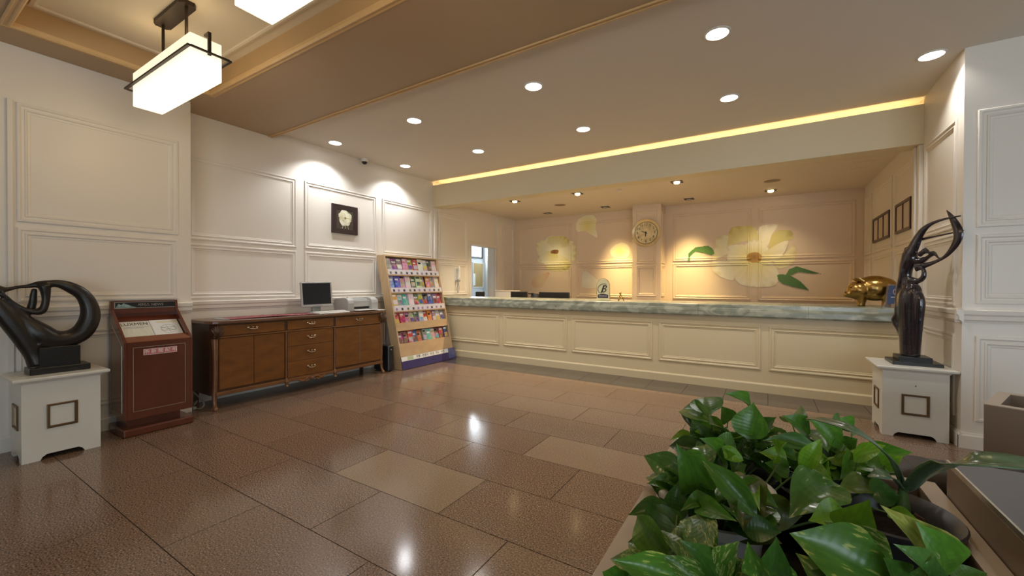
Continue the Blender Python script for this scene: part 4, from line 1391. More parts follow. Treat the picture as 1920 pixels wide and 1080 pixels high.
RY0, RY1, SH = 4.575, 5.835, 1.885
t = thing('brochure_rack', 'tall leaning birch rack full of brochures in the corner', 'rack', (-5.1, 5.2, 0))
rk = t
for y in (RY0, RY1 - .024):
    a = [RK(y, 0, 0), RK(y, SH, 0), RK(y, SH, .0) + V((-.185, 0, 0)), V((-5.03, y, 0))]
    part('side_panel', prism(B(), a, (0, .024, 0)), BIRCH, t, bevel=.002)
part('back_panel', rkbox(B(), RY0 + .024, RY1 - .024, .05, SH - .01, .165, .177), BIRCH, t)
part('top_board', rkbox(B(), RY0 + .024, RY1 - .024, SH - .018, SH, 0.0, .17), BIRCH, t)
KZ = [(1.497, 1.60, 1), (1.204, 1.298, 1), (.90, 1.009, 1), (.603, .727, 0), (.217, .405, 0)]
LBL = mat('label_strip', (0.72, 0.69, 0.70), 0.5, noise=(30, .2), col2=(0.62, 0.56, 0.62))
CHIPS = [mat('chip_dark', (0.06, 0.05, 0.05), .5, noise=(60, .3)), mat('chip_olive', (0.2, 0.19, 0.09), .5, noise=(60, .3)), mat('chip_lilac', (0.35, 0.25, 0.42), .5, noise=(60, .3))]
for z0, z1, white in KZ:
    s0, s1 = z0 / .9726, z1 / .9726
    part('shelf', rkbox(B(), RY0 + .024, RY1 - .024, s0, s0 + .014, .004, .165), BIRCH, t)
    part('front_lip', rkbox(B(), RY0 + .024, RY1 - .024, s0, s1, .0, .012), BIRCH, t)
    if white:
        st_ = part('label_strip', rkbox(B(), RY0 + .026, RY1 - .026, s0 + .018, s1 - .002, -.003, .0), LBL, t)
        for q in range(10):
            y = RY0 + .06 + q * .118 + rnd.uniform(-.012, .012)
            part('label', rkbox(B(), y, y + .042, s0 + .030, s0 + .068, -.0045, -.003), CHIPS[rnd.randrange(3)], st_)
part('kick_panel', rkbox(B(), RY0 + .024, RY1 - .024, .01, .217 / .9726, .0, .012), BIRCH, t)
bn = part('banner', rkbox(B(), RY0 - .01, RY1 + .03, .005, .205, -.012, -.002), PURPLE, t, label='purple banner with a white band along the foot of the rack')
part('white_band', rkbox(B(), RY0 - .008, RY1 - .16, .135, .203, -.014, -.012), PAPER, bn)
part('green_patch', rkbox(B(), RY0 + .12, RY0 + .25, .142, .198, -.0146, -.014), mat('pale_green', (0.5, 0.58, 0.34), .5, noise=(30, .3)), bn)
part('picture', rkbox(B(), RY1 - .16, RY1 + .026, .03, .203, -.014, -.012), mat('indigo_print', (0.07, 0.07, 0.22), .5, noise=(9, .2), col2=(0.16, 0.18, 0.3)), bn)
RM = lambda y, s, d: plane_mtx(RK(y, s, d), (0, 1, 0), ES)
text('lettering', '여행 · 관광지 · 안내 · 지도 · 쿠폰', .052, bn, RM(RY0 + .66, .168, -.0148), INK)

# brochures: thin stacks leaning on each shelf
COVER = bpy.data.materials.new('brochure_cover')
COVER.use_nodes = True
nt = COVER.node_tree
b_ = nt.nodes['Principled BSDF']
b_.inputs['Roughness'].default_value = .32
oi = nt.nodes.new('ShaderNodeObjectInfo')
tc = nt.nodes.new('ShaderNodeTexCoord')
va = nt.nodes.new('ShaderNodeVectorMath')
va.operation = 'ADD'
nt.links.new(tc.outputs['Object'], va.inputs[0])
nt.links.new(oi.outputs['Location'], va.inputs[1])
nz = nt.nodes.new('ShaderNodeTexVoronoi')
nz.inputs['Scale'].default_value = 24
nt.links.new(va.outputs[0], nz.inputs['Vector'])
hs = nt.nodes.new('ShaderNodeHueSaturation')
mx = nt.nodes.new('ShaderNodeMix')
mx.data_type = 'RGBA'
gt = nt.nodes.new('ShaderNodeMath')
gt.operation = 'MULTIPLY'
sx_ = nt.nodes.new('ShaderNodeSeparateColor')
nt.links.new(nz.outputs['Color'], sx_.inputs[0])
nt.links.new(sx_.outputs[0], gt.inputs[0])
gt.inputs[1].default_value = .34
nt.links.new(gt.outputs[0], mx.inputs['Factor'])
nt.links.new(oi.outputs['Color'], mx.inputs['A'])
nt.links.new(nz.outputs['Color'], mx.inputs['B'])
hs.inputs['Saturation'].default_value = 1.0
hs.inputs['Value'].default_value = .95
nt.links.new(mx.outputs['Result'], hs.inputs['Color'])
nt.links.new(hs.outputs['Color'], b_.inputs['Base Color'])
COLS = {'lilac': (.42, .36, .5), 'purple': (.16, .05, .3), 'grey': (.3, .3, .32), 'pink': (.6, .25, .38), 'lime': (.42, .45, .06), 'red': (.5, .04, .05), 'white': (.7, .69, .66), 'silver': (.45, .46, .48),
        'dark green': (.06, .13, .08), 'light blue': (.22, .42, .65), 'blue': (.04, .12, .42), 'orange': (.65, .2, .05), 'yellow': (.68, .5, .08), 'turquoise': (.1, .42, .45), 'navy': (.03, .05, .2), 'crimson': (.42, .02, .09),
        'beige': (.52, .45, .33), 'violet': (.25, .18, .36), 'brown': (.2, .1, .05), 'maroon': (.2, .03, .04), 'tan': (.5, .38, .22), 'slate': (.16, .2, .3), 'cream': (.68, .62, .48)}
TIERS = [(1.505, 'top', ['lilac', 'purple', 'grey', 'pink', 'lime', 'red', 'white', 'silver', 'dark green', 'cream']),
         (1.212, 'second', ['light blue', 'blue', 'pink', 'white', 'dark green', 'cream', 'silver', 'orange', 'grey', 'white']),
         (.908, 'third', ['yellow', 'light blue', 'turquoise', 'white', 'dark green', 'lime', 'navy', 'blue', 'violet', 'crimson']),
         (.611, 'fourth', ['red', 'crimson', 'pink', 'beige', 'dark green', 'white', 'red', 'orange', 'violet', 'white', 'grey']),
         (.30, 'lowest', ['brown', 'maroon', 'red', 'blue', 'orange', 'slate', 'turquoise', 'tan', 'brown', 'red', 'navy'])]
ORD = ['first', 'second', 'third', 'fourth', 'fifth', 'sixth', 'seventh', 'eighth', 'ninth', 'tenth', 'eleventh']
bmesh_cache = {}
for zt, tn, cols in TIERS:
    n = len(cols)
    pitch = (RY1 - RY0 - .07) / n
    for k, c in enumerate(cols):
        w = pitch * rnd.uniform(.86, .99)
        h = rnd.uniform(.278, .292)
        th = rnd.uniform(.012, .05)
        y = RY0 + .036 + pitch * k + (pitch - w) / 2
        s = zt / .9726 + .014
        p = RK(y + w / 2, s, .10)
        tb = thing('brochure', f'{c} brochure, {ORD[k]} from the left on the {tn} rack shelf', 'brochure', tuple(p), f'brochures on the {tn} rack shelf')
        lean = rnd.uniform(.0, .03)
        d = .018 + rnd.uniform(0, .02)
        bm = quadbox(B(), RK(y, s + .002, d), (0, w, 0), ES * h + EB * lean, EB * th)
        o = part('cover', bm, COVER, tb)
        j = [min(1, max(.01, q * rnd.uniform(.8, 1.25))) for q in COLS[c]]
        o.color = (*j, 1)
        k2 = rnd.random()
        bm = quadbox(B(), RK(y + w * .08, s + h * (.72 if k2 < .5 else .84), d - .0008 + lean * .7) - EB * .001, (0, w * rnd.uniform(.5, .84), 0), ES * h * .1 + EB * lean * .1, EB * .001)
        part('title', bm, (PAPER, INK, LBL, GOLDL)[rnd.choice([0, 0, 0, 1, 2])], tb)
        if k2 > .35:
            bm = quadbox(B(), RK(y + w * .1, s + h * .38, d - .0008 + lean * .35) - EB * .001, (0, w * .8, 0), ES * h * .26 + EB * lean * .26, EB * .001)
            q = part('picture', bm, COVER, tb)
            q.color = (*COLS[rnd.choice(list(COLS))], 1)
# ------------------------------------------------------------------ newspaper stand
t = thing('newspaper_stand', 'mahogany newspaper stand with two magazines against the left pier', 'stand', (-4.93, 1.506, 0))
KF, KY0, KY1 = -4.742, 1.256, 1.757
for y in (KY0, KY1 - .022):
    sp = part('side_panel', prism(B(), [(-5.135, y, .15), (KF, y, .15), (KF, y, .832), (-5.075, y, 1.105), (-5.09, y, 1.19), (-5.135, y, 1.19)], (0, .022, 0)), MAHOG, t, bevel=.002)
    if y == KY0:
        q = [(-5.085, .21), (-4.80, .21), (-4.80, .80), (-5.085, .995)]
        bm = B()
        for a, b in zip(q, q[1:] + q[:1]):
            tube(bm, [(a[0], y - .001, a[1]), (b[0], y - .001, b[1])], .0016, 5)
        part('inlay_line', bm, SILVER, sp)
part('back_panel', box(-5.135, -5.115, KY0 + .022, KY1 - .022, .15, 1.19), MAHOG, t)
fp = part('front_panel', box(KF - .022, KF, KY0 + .022, KY1 - .022, .15, .832), MAHOG, t)
bm = B()
for a in ((1.315, 1.700, .215, .219), (1.315, 1.700, .781, .785), (1.315, 1.319, .215, .785), (1.696, 1.700, .215, .785)):
    bx(bm, KF, KF + .0015, *a)
part('inlay_line', bm, SILVER, fp)
pl = part('pink_label', box(KF, KF + .002, 1.386, 1.633, .709, .763), PINKL, fp, label='small pink printed label')
text('lettering', '㈜ 新 聞 配 布', .040, pl, plane_mtx((KF + .0022, 1.510, .736), (0, 1, 0), (0, 0, 1)), PAPER)
bm = B()
for a in ((1.388, 1.631, .7095, .7125), (1.388, 1.631, .7595, .7625), (1.387, 1.390, .71, .762), (1.629, 1.632, .71, .762)):
    bx(bm, KF + .002, KF + .0028, *a)
part('label_border', bm, PAPER, pl)
part('front_ledge', prism(B(), [(KF, KY0 + .022, .832), (KF - .012, KY0 + .022, .842), (-4.825, KY0 + .022, .872), (-4.845, KY0 + .022, .872), (-4.845, KY0 + .022, .83), (KF - .022, KY0 + .022, .82)], (0, KY1 - KY0 - .044, 0)), MAHOG_LIT, t)  # lit look of the ledge comes from its brighter colour
part('magazine_shelf', prism(B(), [(-4.845, KY0 + .022, .82), (-4.845, KY0 + .022, .835), (-5.115, KY0 + .022, 1.04), (-5.115, KY0 + .022, 1.02)], (0, KY1 - KY0 - .044, 0)), MAHOG, t)
part('bottom_board', box(-5.115, KF - .022, KY0 + .022, KY1 - .022, .15, .17), MAHOG, t)
hb = part('header_board', box(-5.115, -5.095, KY0 + .022, KY1 - .022, 1.07, 1.19), MAHOG, t)
pt = part('header_plate', box(-5.095, -5.092, 1.284, 1.738, 1.12, 1.178), BLACKP, hb)
bm = B()
for a in ((1.284, 1.738, 1.118, 1.123), (1.284, 1.738, 1.175, 1.180), (1.282, 1.287, 1.118, 1.18), (1.735, 1.740, 1.118, 1.18)):
    bx(bm, -5.095, -5.089, *a)
part('plate_border', bm, SILVER, hb)
text('lettering', '서비스 NEWS', .034, hb, plane_mtx((-5.0915, 1.545, 1.148), (0, 1, 0), (0, 0, 1)), SILVER)
part('plate_picture', prism(B(), [(-5.0915, 1.292, 1.125), (-5.0915, 1.31, 1.165), (-5.0915, 1.33, 1.15), (-5.0915, 1.345, 1.168), (-5.0915, 1.40, 1.14), (-5.0915, 1.44, 1.125)], (.0005, 0, 0)), mat('teal_print', (0.12, 0.25, 0.24), .4, noise=(60, .2), col2=(.4, .5, .5)), hb)
part('neck', box(-5.10, -4.83, KY0 + .04, KY1 - .07, .07, .15), MAHOG, t)
part('plinth', box(-5.125, KF + .005, KY0 - .008, KY1 + .012, 0, .07), MAHOG, t, bevel=.012, seg=2)
SLU = V((-.2698, 0, .2052)).normalized()
SLN = V((SLU.z, 0, -SLU.x))


def magazine(y0, y1, s0, s1, lab, title):
    o = V((-4.851, 0, .845)) + SLN * .004
    t = thing('magazine', lab, 'magazine', tuple(o + V((0, (y0 + y1) / 2, 0))))
    quad = lambda ya, yb, a, b, l, h: quadbox(B(), o + V((0, ya, 0)) + SLU * a + SLN * l, (0, yb - ya, 0), SLU * (b - a), SLN * h)
    part('pages', quad(y0, y1, s0, s1, 0, .006), PAPER, t)
    part('cover', quad(y0, y1, s0, s1, .006, .001), mat('magazine_cover_' + title, (0.66, 0.65, 0.56) if title == 'a' else (0.74, 0.74, 0.72), .35, noise=(18, .2), col2=(0.56, 0.56, 0.47) if title == 'a' else (.7, .7, .69), stretch=(1, 5, 1)), t)
    pm = lambda y, s: plane_mtx(tuple(o + V((0, y, 0)) + SLU * s + SLN * .0075), (0, 1, 0), tuple(SLU))
    return t, quad, pm


t, quad, pm = magazine(1.285, 1.508, .0, .235, 'magazine with large black title letters, left in the newspaper stand', 'a')
text('title', 'LUXMEN', .054, t, pm(1.397, .195), INK, font_w=.92)
for k, (a, b) in enumerate(((.15, .30), (.14, .24))):
    part('print_line', quad(1.31, 1.31 + b * .6, .152 - k * .014, .156 - k * .014, .0072, .0004), GREYD, t)
part('colour_strip', quad(1.32, 1.44, .012, .022, .0072, .0004), mat('violet_ink', (.2, .15, .4), .5, noise=(30, .3)), t)
t, quad, pm = magazine(1.512, 1.728, .0, .238, 'white magazine with a fine drawn circle, right in the newspaper stand', 'b')
part('title_band', quad(1.56, 1.72, .195, .22, .0072, .0004), mat('pale_yellow_ink', (.68, .64, .45), .5, noise=(30, .3)), t)
bm = B()
o = V((-4.851, 1.632, .845)) + SLN * .0118 + SLU * .105
for r, q in ((.058, 1.0), (.058, .45)):
    pts = [o + V((0, math.cos(a) * r, 0)) + SLU * math.sin(a) * r * q for a in [PI * k / 10 for k in range(21)]]
    tube(bm, [tuple(p) for p in pts], .0012, 5)
for a in (.6, 1.7, 2.6):
    tube(bm, [tuple(o + V((0, math.cos(a) * .07, 0)) + SLU * math.sin(a) * .062), tuple(o - V((0, math.cos(a) * .05, 0)) - SLU * math.sin(a) * .05)], .0014, 5)
part('drawing', bm, GREYD, t)

# ------------------------------------------------------------------ pedestals
def pedestal(lab, x0, x1, y0, y1, h, faces, hole=None):
    """ivory box with bracket feet, overhanging top and a dark frame on two faces"""
    t = thing('pedestal', lab, 'pedestal', ((x0 + x1) / 2, (y0 + y1) / 2, 0))
    th, zt = .018, h - .035

    def side(p, u, w, n, arch):
        """board from corner p along unit u, width w, inward normal n, with a cut-out between the feet"""
        f = .075
        P = [(0, 0), (0, zt), (w, zt), (w, 0), (w - f, 0), (w - f - .012, arch * .6), (w - f - .035, arch), (f + .035, arch), (f + .012, arch * .6), (f, 0)]
        return prism(B(), [V(p) + V(u) * a + V((0, 0, b)) for a, b in P], V(n) * th)
    w, d = x1 - x0, y1 - y0
    part('front_board', side((x0, y0, 0), (1, 0, 0), w, (0, 1, 0), .04), IVORY, t)
    part('back_board', side((x0, y1, 0), (1, 0, 0), w, (0, -1, 0), .04), IVORY, t)
    part('side_board', side((x0, y0 + th, 0), (0, 1, 0), d - 2 * th, (1, 0, 0), .04), IVORY, t)
    part('side_board', side((x1, y0 + th, 0), (0, 1, 0), d - 2 * th, (-1, 0, 0), .04), IVORY, t)
    cv = B()
    rings = []
    for o, z in ((.0, zt - .012), (.006, zt - .006), (.012, zt + .002), (.028, zt + .008), (.045, zt + .012), (.048, zt + .02), (.048, h - .004), (.044, h)):
        rings.append([cv.verts.new(q) for q in ((x0 - o, y0 - o, z), (min(x1 + o, LIM) if lab[0] == 'w' else x1 + o, y0 - o, z), (min(x1 + o, LIM) if lab[0] == 'w' else x1 + o, y1 + o, z), (x0 - o, y1 + o, z))])
    for a, b in zip(rings, rings[1:]):
        for k in range(4):
            cv.faces.new((a[k], a[(k + 1) % 4], b[(k + 1) % 4], b[k]))
    cv.faces.new(rings[0][::-1])
    cv.faces.new(rings[-1])
    part('top', cv, IVORY, t)
    for wl, u0, u1, z0, z1 in faces:
        part('framed_inset', moulding(B(), wl, u0, u1, z0, z1, [(0, 0), (0, .008), (.004, .010), (.014, .010), (.018, .0)]), BRASSD, t)
    if hole:
        part('keyhole', disc(B(), hole, [(.005, 0), (.005, .002), (0, .002)], 10), INK, t)
    return t


LIM = XR - .006
Wx = lambda x, s: Wall((x, 0, 0), (0, 1, 0), (s, 0, 0))
Wy = lambda y, s: Wall((0, y, 0), (1, 0, 0), (0, s, 0))
pedestal('ivory pedestal under the dark ring sculpture at the left edge', -5.06, -4.693, .668, 1.095, .640,
         [(Wx(-4.693, 1), .795, .962, .235, .42), (Wy(.668, -1), -4.965, -4.79, .235, .42)])
pedestal('white pedestal under the dancing figures, beside the right wall', .900, 1.335, 4.955, 5.375, .632,
         [(Wy(4.955, -1), 1.030, 1.212, .205, .388), (Wx(.900, -1), 5.075, 5.255, .205, .388)], (1.122, 4.955, .467))

# ------------------------------------------------------------------ ring sculpture on the left pedestal
t = thing('ring_sculpture', 'dark bronze abstract ring sculpture on the ivory pedestal at left', 'sculpture', (-4.88, .9, .64))
LX = -4.885
FB = 1.35


def YZ(pts, dx=0.0, f=FB):
    return [(LX + dx + (p[3] if len(p) > 3 else 0), p[0], p[1]) for p in pts], [p[2] * f for p in pts]


bm = B()
p, r = YZ([(.816, 1.341, .022), (.887, 1.350, .024), (.961, 1.319, .026), (1.036, 1.254, .029), (1.075, 1.152, .034), (1.075, 1.05, .038), (1.035, .952, .040), (.972, .904, .040), (.904, .892, .042), (.844, .909, .044), (.786, .967, .043), (.719, 1.058, .036), (.65, 1.146, .027), (.60, 1.215, .02)])
tube(bm, p, [q * (1.0 if i < 2 or i > 10 else 1.3) for i, q in enumerate(r)], 14, 4)
p, r = YZ([(.565, 1.22, .035), (.602, 1.148, .042), (.644, 1.063, .046), (.692, .967, .047), (.735, .869, .046), (.765, .79, .044), (.79, .71, .05)])
tube(bm, p, r, 14, 4)
p, r = YZ([(.50, 1.335, .02), (.545, 1.325, .024), (.593, 1.308, .020), (.629, 1.303, .014), (.677, 1.32, .011), (.732, 1.328, .013), (.788, 1.343, .020), (.83, 1.345, .024)])
tube(bm, p, r, 12, 4)
p, r = YZ([(.811, 1.34, .028), (.821, 1.29, .024), (.823, 1.232, .019), (.816, 1.172, .019), (.793, 1.128, .021), (.731, 1.138, .014), (.666, 1.191, .011), (.624, 1.242, .012), (.59, 1.279, .016)], .02)
tube(bm, p, r, 12, 4)
p, r = YZ([(.776, 1.31, .014), (.768, 1.25, .017), (.765, 1.2, .019), (.75, 1.13, .022)], -.05)
tube(bm, p, r, 12, 4)
blob(bm, (LX, .52, 1.30), (.05, .055, .065), 14, 10)
p, r = YZ([(.80, .90, .05), (.86, .865, .05), (.93, .86, .044)], 0)
tube(bm, p, r, 14, 4)
o = part('figure', bm, BRONZE, t, smooth=True)
md = o.modifiers.new('fuse', 'REMESH')
md.mode, md.voxel_size, md.use_smooth_shade = 'VOXEL', .0075, True
md = o.modifiers.new('soft', 'SMOOTH')
md.factor, md.iterations = .7, 12
part('plinth', box(-4.96, -4.815, .775, 1.005, .672, .845), BLACK, t, bevel=.004)
part('base', box(-4.985, -4.79, .725, 1.06, .640, .690), BLACK, t, bevel=.004)

# ------------------------------------------------------------------ dancing figures on the right pedestal
t = thing('figure_sculpture', 'glossy dark sculpture of stylised figures with a crescent on the white pedestal', 'sculpture', (1.15, 5.16, .632))
SY = 5.17
K = SY / 5.3


def XZ(pts, dy=0.0, f=1.32):
    # the figures stand in a plane turned towards the lobby
    P, R = [], []
    for p in pts:
        q = V((p[0] * K, SY, (p[1] - 1.35) * K))
        k = (SY + 1.25 * 1.12) / (q.y + 1.25 * q.x)
        P.append((q.x * k, q.y * k + dy, 1.35 + q.z * k))
        R.append(p[2] * f * K * k)
    return P, R


yax = V((1.25, 1, 0)).normalized()
bm, arms, cres = B(), B(), B()
for L, dy, f, fl_, seg in [
    ([(1.158, .690, .070), (1.157, .848, .074), (1.156, .968, .079), (1.154, 1.103, .084), (1.152, 1.223, .086), (1.158, 1.313, .074), (1.140, 1.373, .050), (1.118, 1.433, .046), (1.124, 1.524, .050), (1.142, 1.60, .056), (1.150, 1.670, .05), (1.135, 1.722, .026)], 0, 1.0, .75, 18),
    ([(1.100, 1.50, .03), (1.085, 1.40, .028), (1.069, 1.313, .024), (1.060, 1.161, .022), (1.058, 1.085, .024), (1.042, 1.02, .026), (1.078, .919, .02), (1.098, .799, .016), (1.104, .70, .014)], -.03, 1.0, .8, 10),
    ([(1.150, 1.655, .045), (1.178, 1.735, .040), (1.205, 1.812, .032), (1.235, 1.872, .024), (1.262, 1.90, .017)], -.02, 1.0, .6, 10),
    ([(1.1781, 1.735, .036), (1.205, 1.812, .031), (1.235, 1.872, .025), (1.285, 1.924, .015), (1.369, 1.962, .009), (1.481, 1.985, .005)], -.02, 1.0, .6, 10),
    ([(1.190, 1.775, .014), (1.265, 1.798, .010), (1.349, 1.818, .007), (1.432, 1.837, .006), (1.512, 1.858, .004)], .02, 1.0, 1, 8),
    ([(1.394, 2.045, .003), (1.417, 2.001, .014), (1.445, 1.934, .026), (1.469, 1.854, .033), (1.470, 1.789, .031), (1.448, 1.719, .025), (1.408, 1.648, .017), (1.361, 1.599, .012), (1.278, 1.553, .018), (1.192, 1.530, .037)], 0, 1.0, .45, 12),
    ([(1.258, 1.684, .030), (1.235, 1.668, .020), (1.205, 1.640, .022)], -.03, 1.0, 1, 12),
    ([(1.324, 1.662, .026), (1.305, 1.645, .018), (1.280, 1.622, .015), (1.252, 1.598, .022), (1.205, 1.582, .034)], .02, 1.0, 1, 12),
    ([(1.330, 1.645, .012), (1.340, 1.62, .009), (1.365, 1.600, .010)], .01, 1.0, 1, 8),
    ([(1.215, 1.535, .018), (1.242, 1.500, .015), (1.240, 1.435, .019), (1.206, 1.398, .022), (1.150, 1.405, .034)], -.02, 1.0, 1, 10),
    ([(1.20, 1.29, .03), (1.218, 1.20, .035), (1.212, 1.05, .032), (1.205, .85, .026), (1.20, .70, .022)], -.02, 1.0, 1, 10),
    ([(1.118, 1.30, .026), (1.105, 1.15, .028), (1.112, .95, .026), (1.12, .75, .02)], -.045, 1.0, 1, 10)]:
    p, r = XZ(L, dy, 1.0)
    tgt = cres if L[0][0] == 1.394 else arms if L[0][0] in (1.190, 1.1781) else bm
    tube(tgt, p, [q * 1.16 for q in r], seg, 4, flat=(yax, fl_))
o = part('figures', bm, BRONZE2, t, smooth=True)
md = o.modifiers.new('fuse', 'REMESH')
md.mode, md.voxel_size, md.use_smooth_shade = 'VOXEL', .0065, True
md = o.modifiers.new('soft', 'SMOOTH')
md.factor, md.iterations = .6, 8
part('arms', arms, BRONZE2, t, smooth=True)
part('crescent', cres, BRONZE2, t, smooth=True)
part('plinth', box(1.035, 1.262, 5.085, 5.30, .660, .705), BLACK, t, bevel=.003)
part('base', box(.985, 1.322, 5.035, 5.345, .632, .662), BLACK, t, bevel=.003)

# ------------------------------------------------------------------ planters, console and chair in the foreground
def planter(name, lab, x0, x1, y0, y1, h, wall, parent_rot=None):
    if parent_rot:
        t = thing(name, lab, 'planter', parent_rot[0], rotz=parent_rot[1])
    else:
        t = thing(name, lab, 'planter', ((x0 + x1) / 2, (y0 + y1) / 2, 0))
    loc = bool(parent_rot)
    for a in ((x0, x0 + wall, y0, y1), (x1 - wall, x1, y0, y1), (x0 + wall, x1 - wall, y0, y0 + wall), (x0 + wall, x1 - wall, y1 - wall, y1)):
        part('wall_board', box(*a, 0.0, h - .004), TAUPE, t, local=loc)
        part('rim', box(*a, h - .004, h), TAUPEL, t, local=loc)
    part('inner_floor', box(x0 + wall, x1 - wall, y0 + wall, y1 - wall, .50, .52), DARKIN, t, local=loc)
    return t


planter('planter', 'long taupe planter box full of pothos in the right foreground', -.303, .440, .25, 1.745, .750, .047)
planter('planter', 'taupe planter box at the right edge behind the leather chair', 0, .9, 0, .45, .750, .05, ((.947, 3.054, 0), -.42))
t = thing('console', 'low taupe console with a dark polished top, right of the long planter', 'console', (.85, 1.0, 0))
part('body', box(.443, 1.30, .35, 1.66, 0, .835), TAUPE, t, bevel=.002)
part('top', box(.443, 1.30, .35, 1.66, .835, .850), STONE_T, t, bevel=.003)
part('edge_strip', box(.441, .446, .35, 1.66, .838, .8515), SILVER, t)  # bright strip standing in for the highlight along the edge of the top
t = thing('leather_chair', 'dark brown leather bench seat behind the long planter, back cushions towards the viewer', 'bench', (.85, 2.1, 0))
part('back_cushion', box(.345, .615, 1.762, 1.975, .42, .768), LEATHER, t, bevel=.06, seg=6, smooth=True)
part('back_cushion', box(.70, 1.36, 2.06, 2.25, .42, .735), LEATHER, t, bevel=.06, seg=6, smooth=True)
part('back_frame', box(.40, 1.36, 1.80, 2.06, .10, .655), LEATHER, t, bevel=.03, seg=4, smooth=True)
part('seat_cushion', box(.40, 1.38, 2.25, 2.72, .30, .44), LEATHER, t, bevel=.05, seg=5, smooth=True)
part('base', box(.42, 1.36, 1.95, 2.70, .08, .31), LEATHER, t, bevel=.02, seg=2)
for x in (.47, 1.30):
    for y in (1.98, 2.66):
        part('leg', lathe(B(), [(.018, 0), (.026, .08)], (x, y, 0), 10), BLACKP, t)
bm = B()
for x in (.565,):
    tube(bm, [(x, 1.764, .55), (x, 1.762, .69), (x, 1.785, .75), (x, 1.86, .769), (x, 1.945, .752), (x, 1.975, .69)], .0035, 6, 4)
part('seam', bm, LEATHER, t, smooth=True)

# ------------------------------------------------------------------ plants
def leaf_mesh(name, shape, fold, droop, wave):
    """unit leaf: x from 0 (stalk) to 1 (tip), half width 0.5 in y, folded along the midrib"""
    bm = B()
    nx, cols = 12, 3
    rows = []
    for i in range(nx + 1):
        x = i / nx
        w = shape(x)
        z = droop * x * (1 - x)
        row = []
        for j in range(-cols, cols + 1):
            q = j / cols
            back = -.10 * (abs(q) ** 1.5) * max(0, 1 - x * 4.5)
            row.append(bm.verts.new((x + back, .5 * w * q, z + fold * w * abs(q) ** 1.3 * .5 + wave * math.sin(x * 9 + q * 2) * abs(q) * w)))
        rows.append(row)
    for a, b in zip(rows, rows[1:]):
        for j in range(2 * cols):
            bm.faces.new((a[j], b[j], b[j + 1], a[j + 1]))
    bmesh.ops.remove_doubles(bm, verts=bm.verts, dist=.0005)
    bmesh.ops.recalc_face_normals(bm, faces=bm.faces)
    for f in bm.faces:
        f.smooth = True
    return bm


def outline(*pts):
    def f(x):
        for (a, p), (b, q) in zip(pts, pts[1:]):
            if x <= b:
                t = (x - a) / (b - a)
                return p + (q - p) * t
        return 0.0
    return f


heart = outline((0, 0), (.03, .42), (.10, .80), (.20, .97), (.32, 1.0), (.46, .90), (.60, .70), (.74, .45), (.86, .22), (.95, .06), (1, 0))
oval = outline((0, 0), (.05, .36), (.15, .70), (.28, .93), (.42, 1.0), (.56, .93), (.70, .70), (.82, .42), (.92, .15), (1, 0))
lance = outline((0, 0), (.06, .30), (.18, .66), (.32, .92), (.45, 1.0), (.58, .90), (.72, .62), (.85, .32), (.94, .11), (1, 0))


LM = {}
for mk, mm in LEAFM.items():
    for vi, (sh, fo, dr, wa) in enumerate(((heart, .30, .30, .02), (oval, .22, .45, .03), (lance, .42, .18, .025))):
        bm = leaf_mesh('l', sh, fo, dr, wa)
        me = bpy.data.meshes.new('leaf')
        bm.to_mesh(me)
        bm.free()
        me.materials.append(mm)
        LM[(mk, vi)] = me

CAMP = V((0, 0, 1.35))


def add_leaf(plant, b, tip, w, kind, vi, roll=0.0, nrm=None):
    b, tip = V(b), V(tip)
    d = tip - b
    ln = d.length
    x = d / ln
    n = nrm or (V((0, 0, 1)) * .75 + V((rnd.uniform(-.3, .3), -.55 + rnd.uniform(-.25, .25), 0)))
    n = (n - x * n.dot(x))
    if n.length < .05:
        n = V((0, -1, .2)) - x * V((0, -1, .2)).dot(x)
    n.normalize()
    n = Matrix.Rotation(roll, 3, x) @ n
    y = n.cross(x)
    o = bpy.data.objects.new('leaf', LM[(kind, vi)])
    C.objects.link(o)
    o.parent = plant
    m = Matrix(((x.x * ln, y.x * w, n.x * ln, b.x), (x.y * ln, y.y * w, n.y * ln, b.y), (x.z * ln, y.z * w, n.z * ln, b.z), (0, 0, 0, 1)))
    o.matrix_local = ORG[plant.name].inverted() @ m
    return o


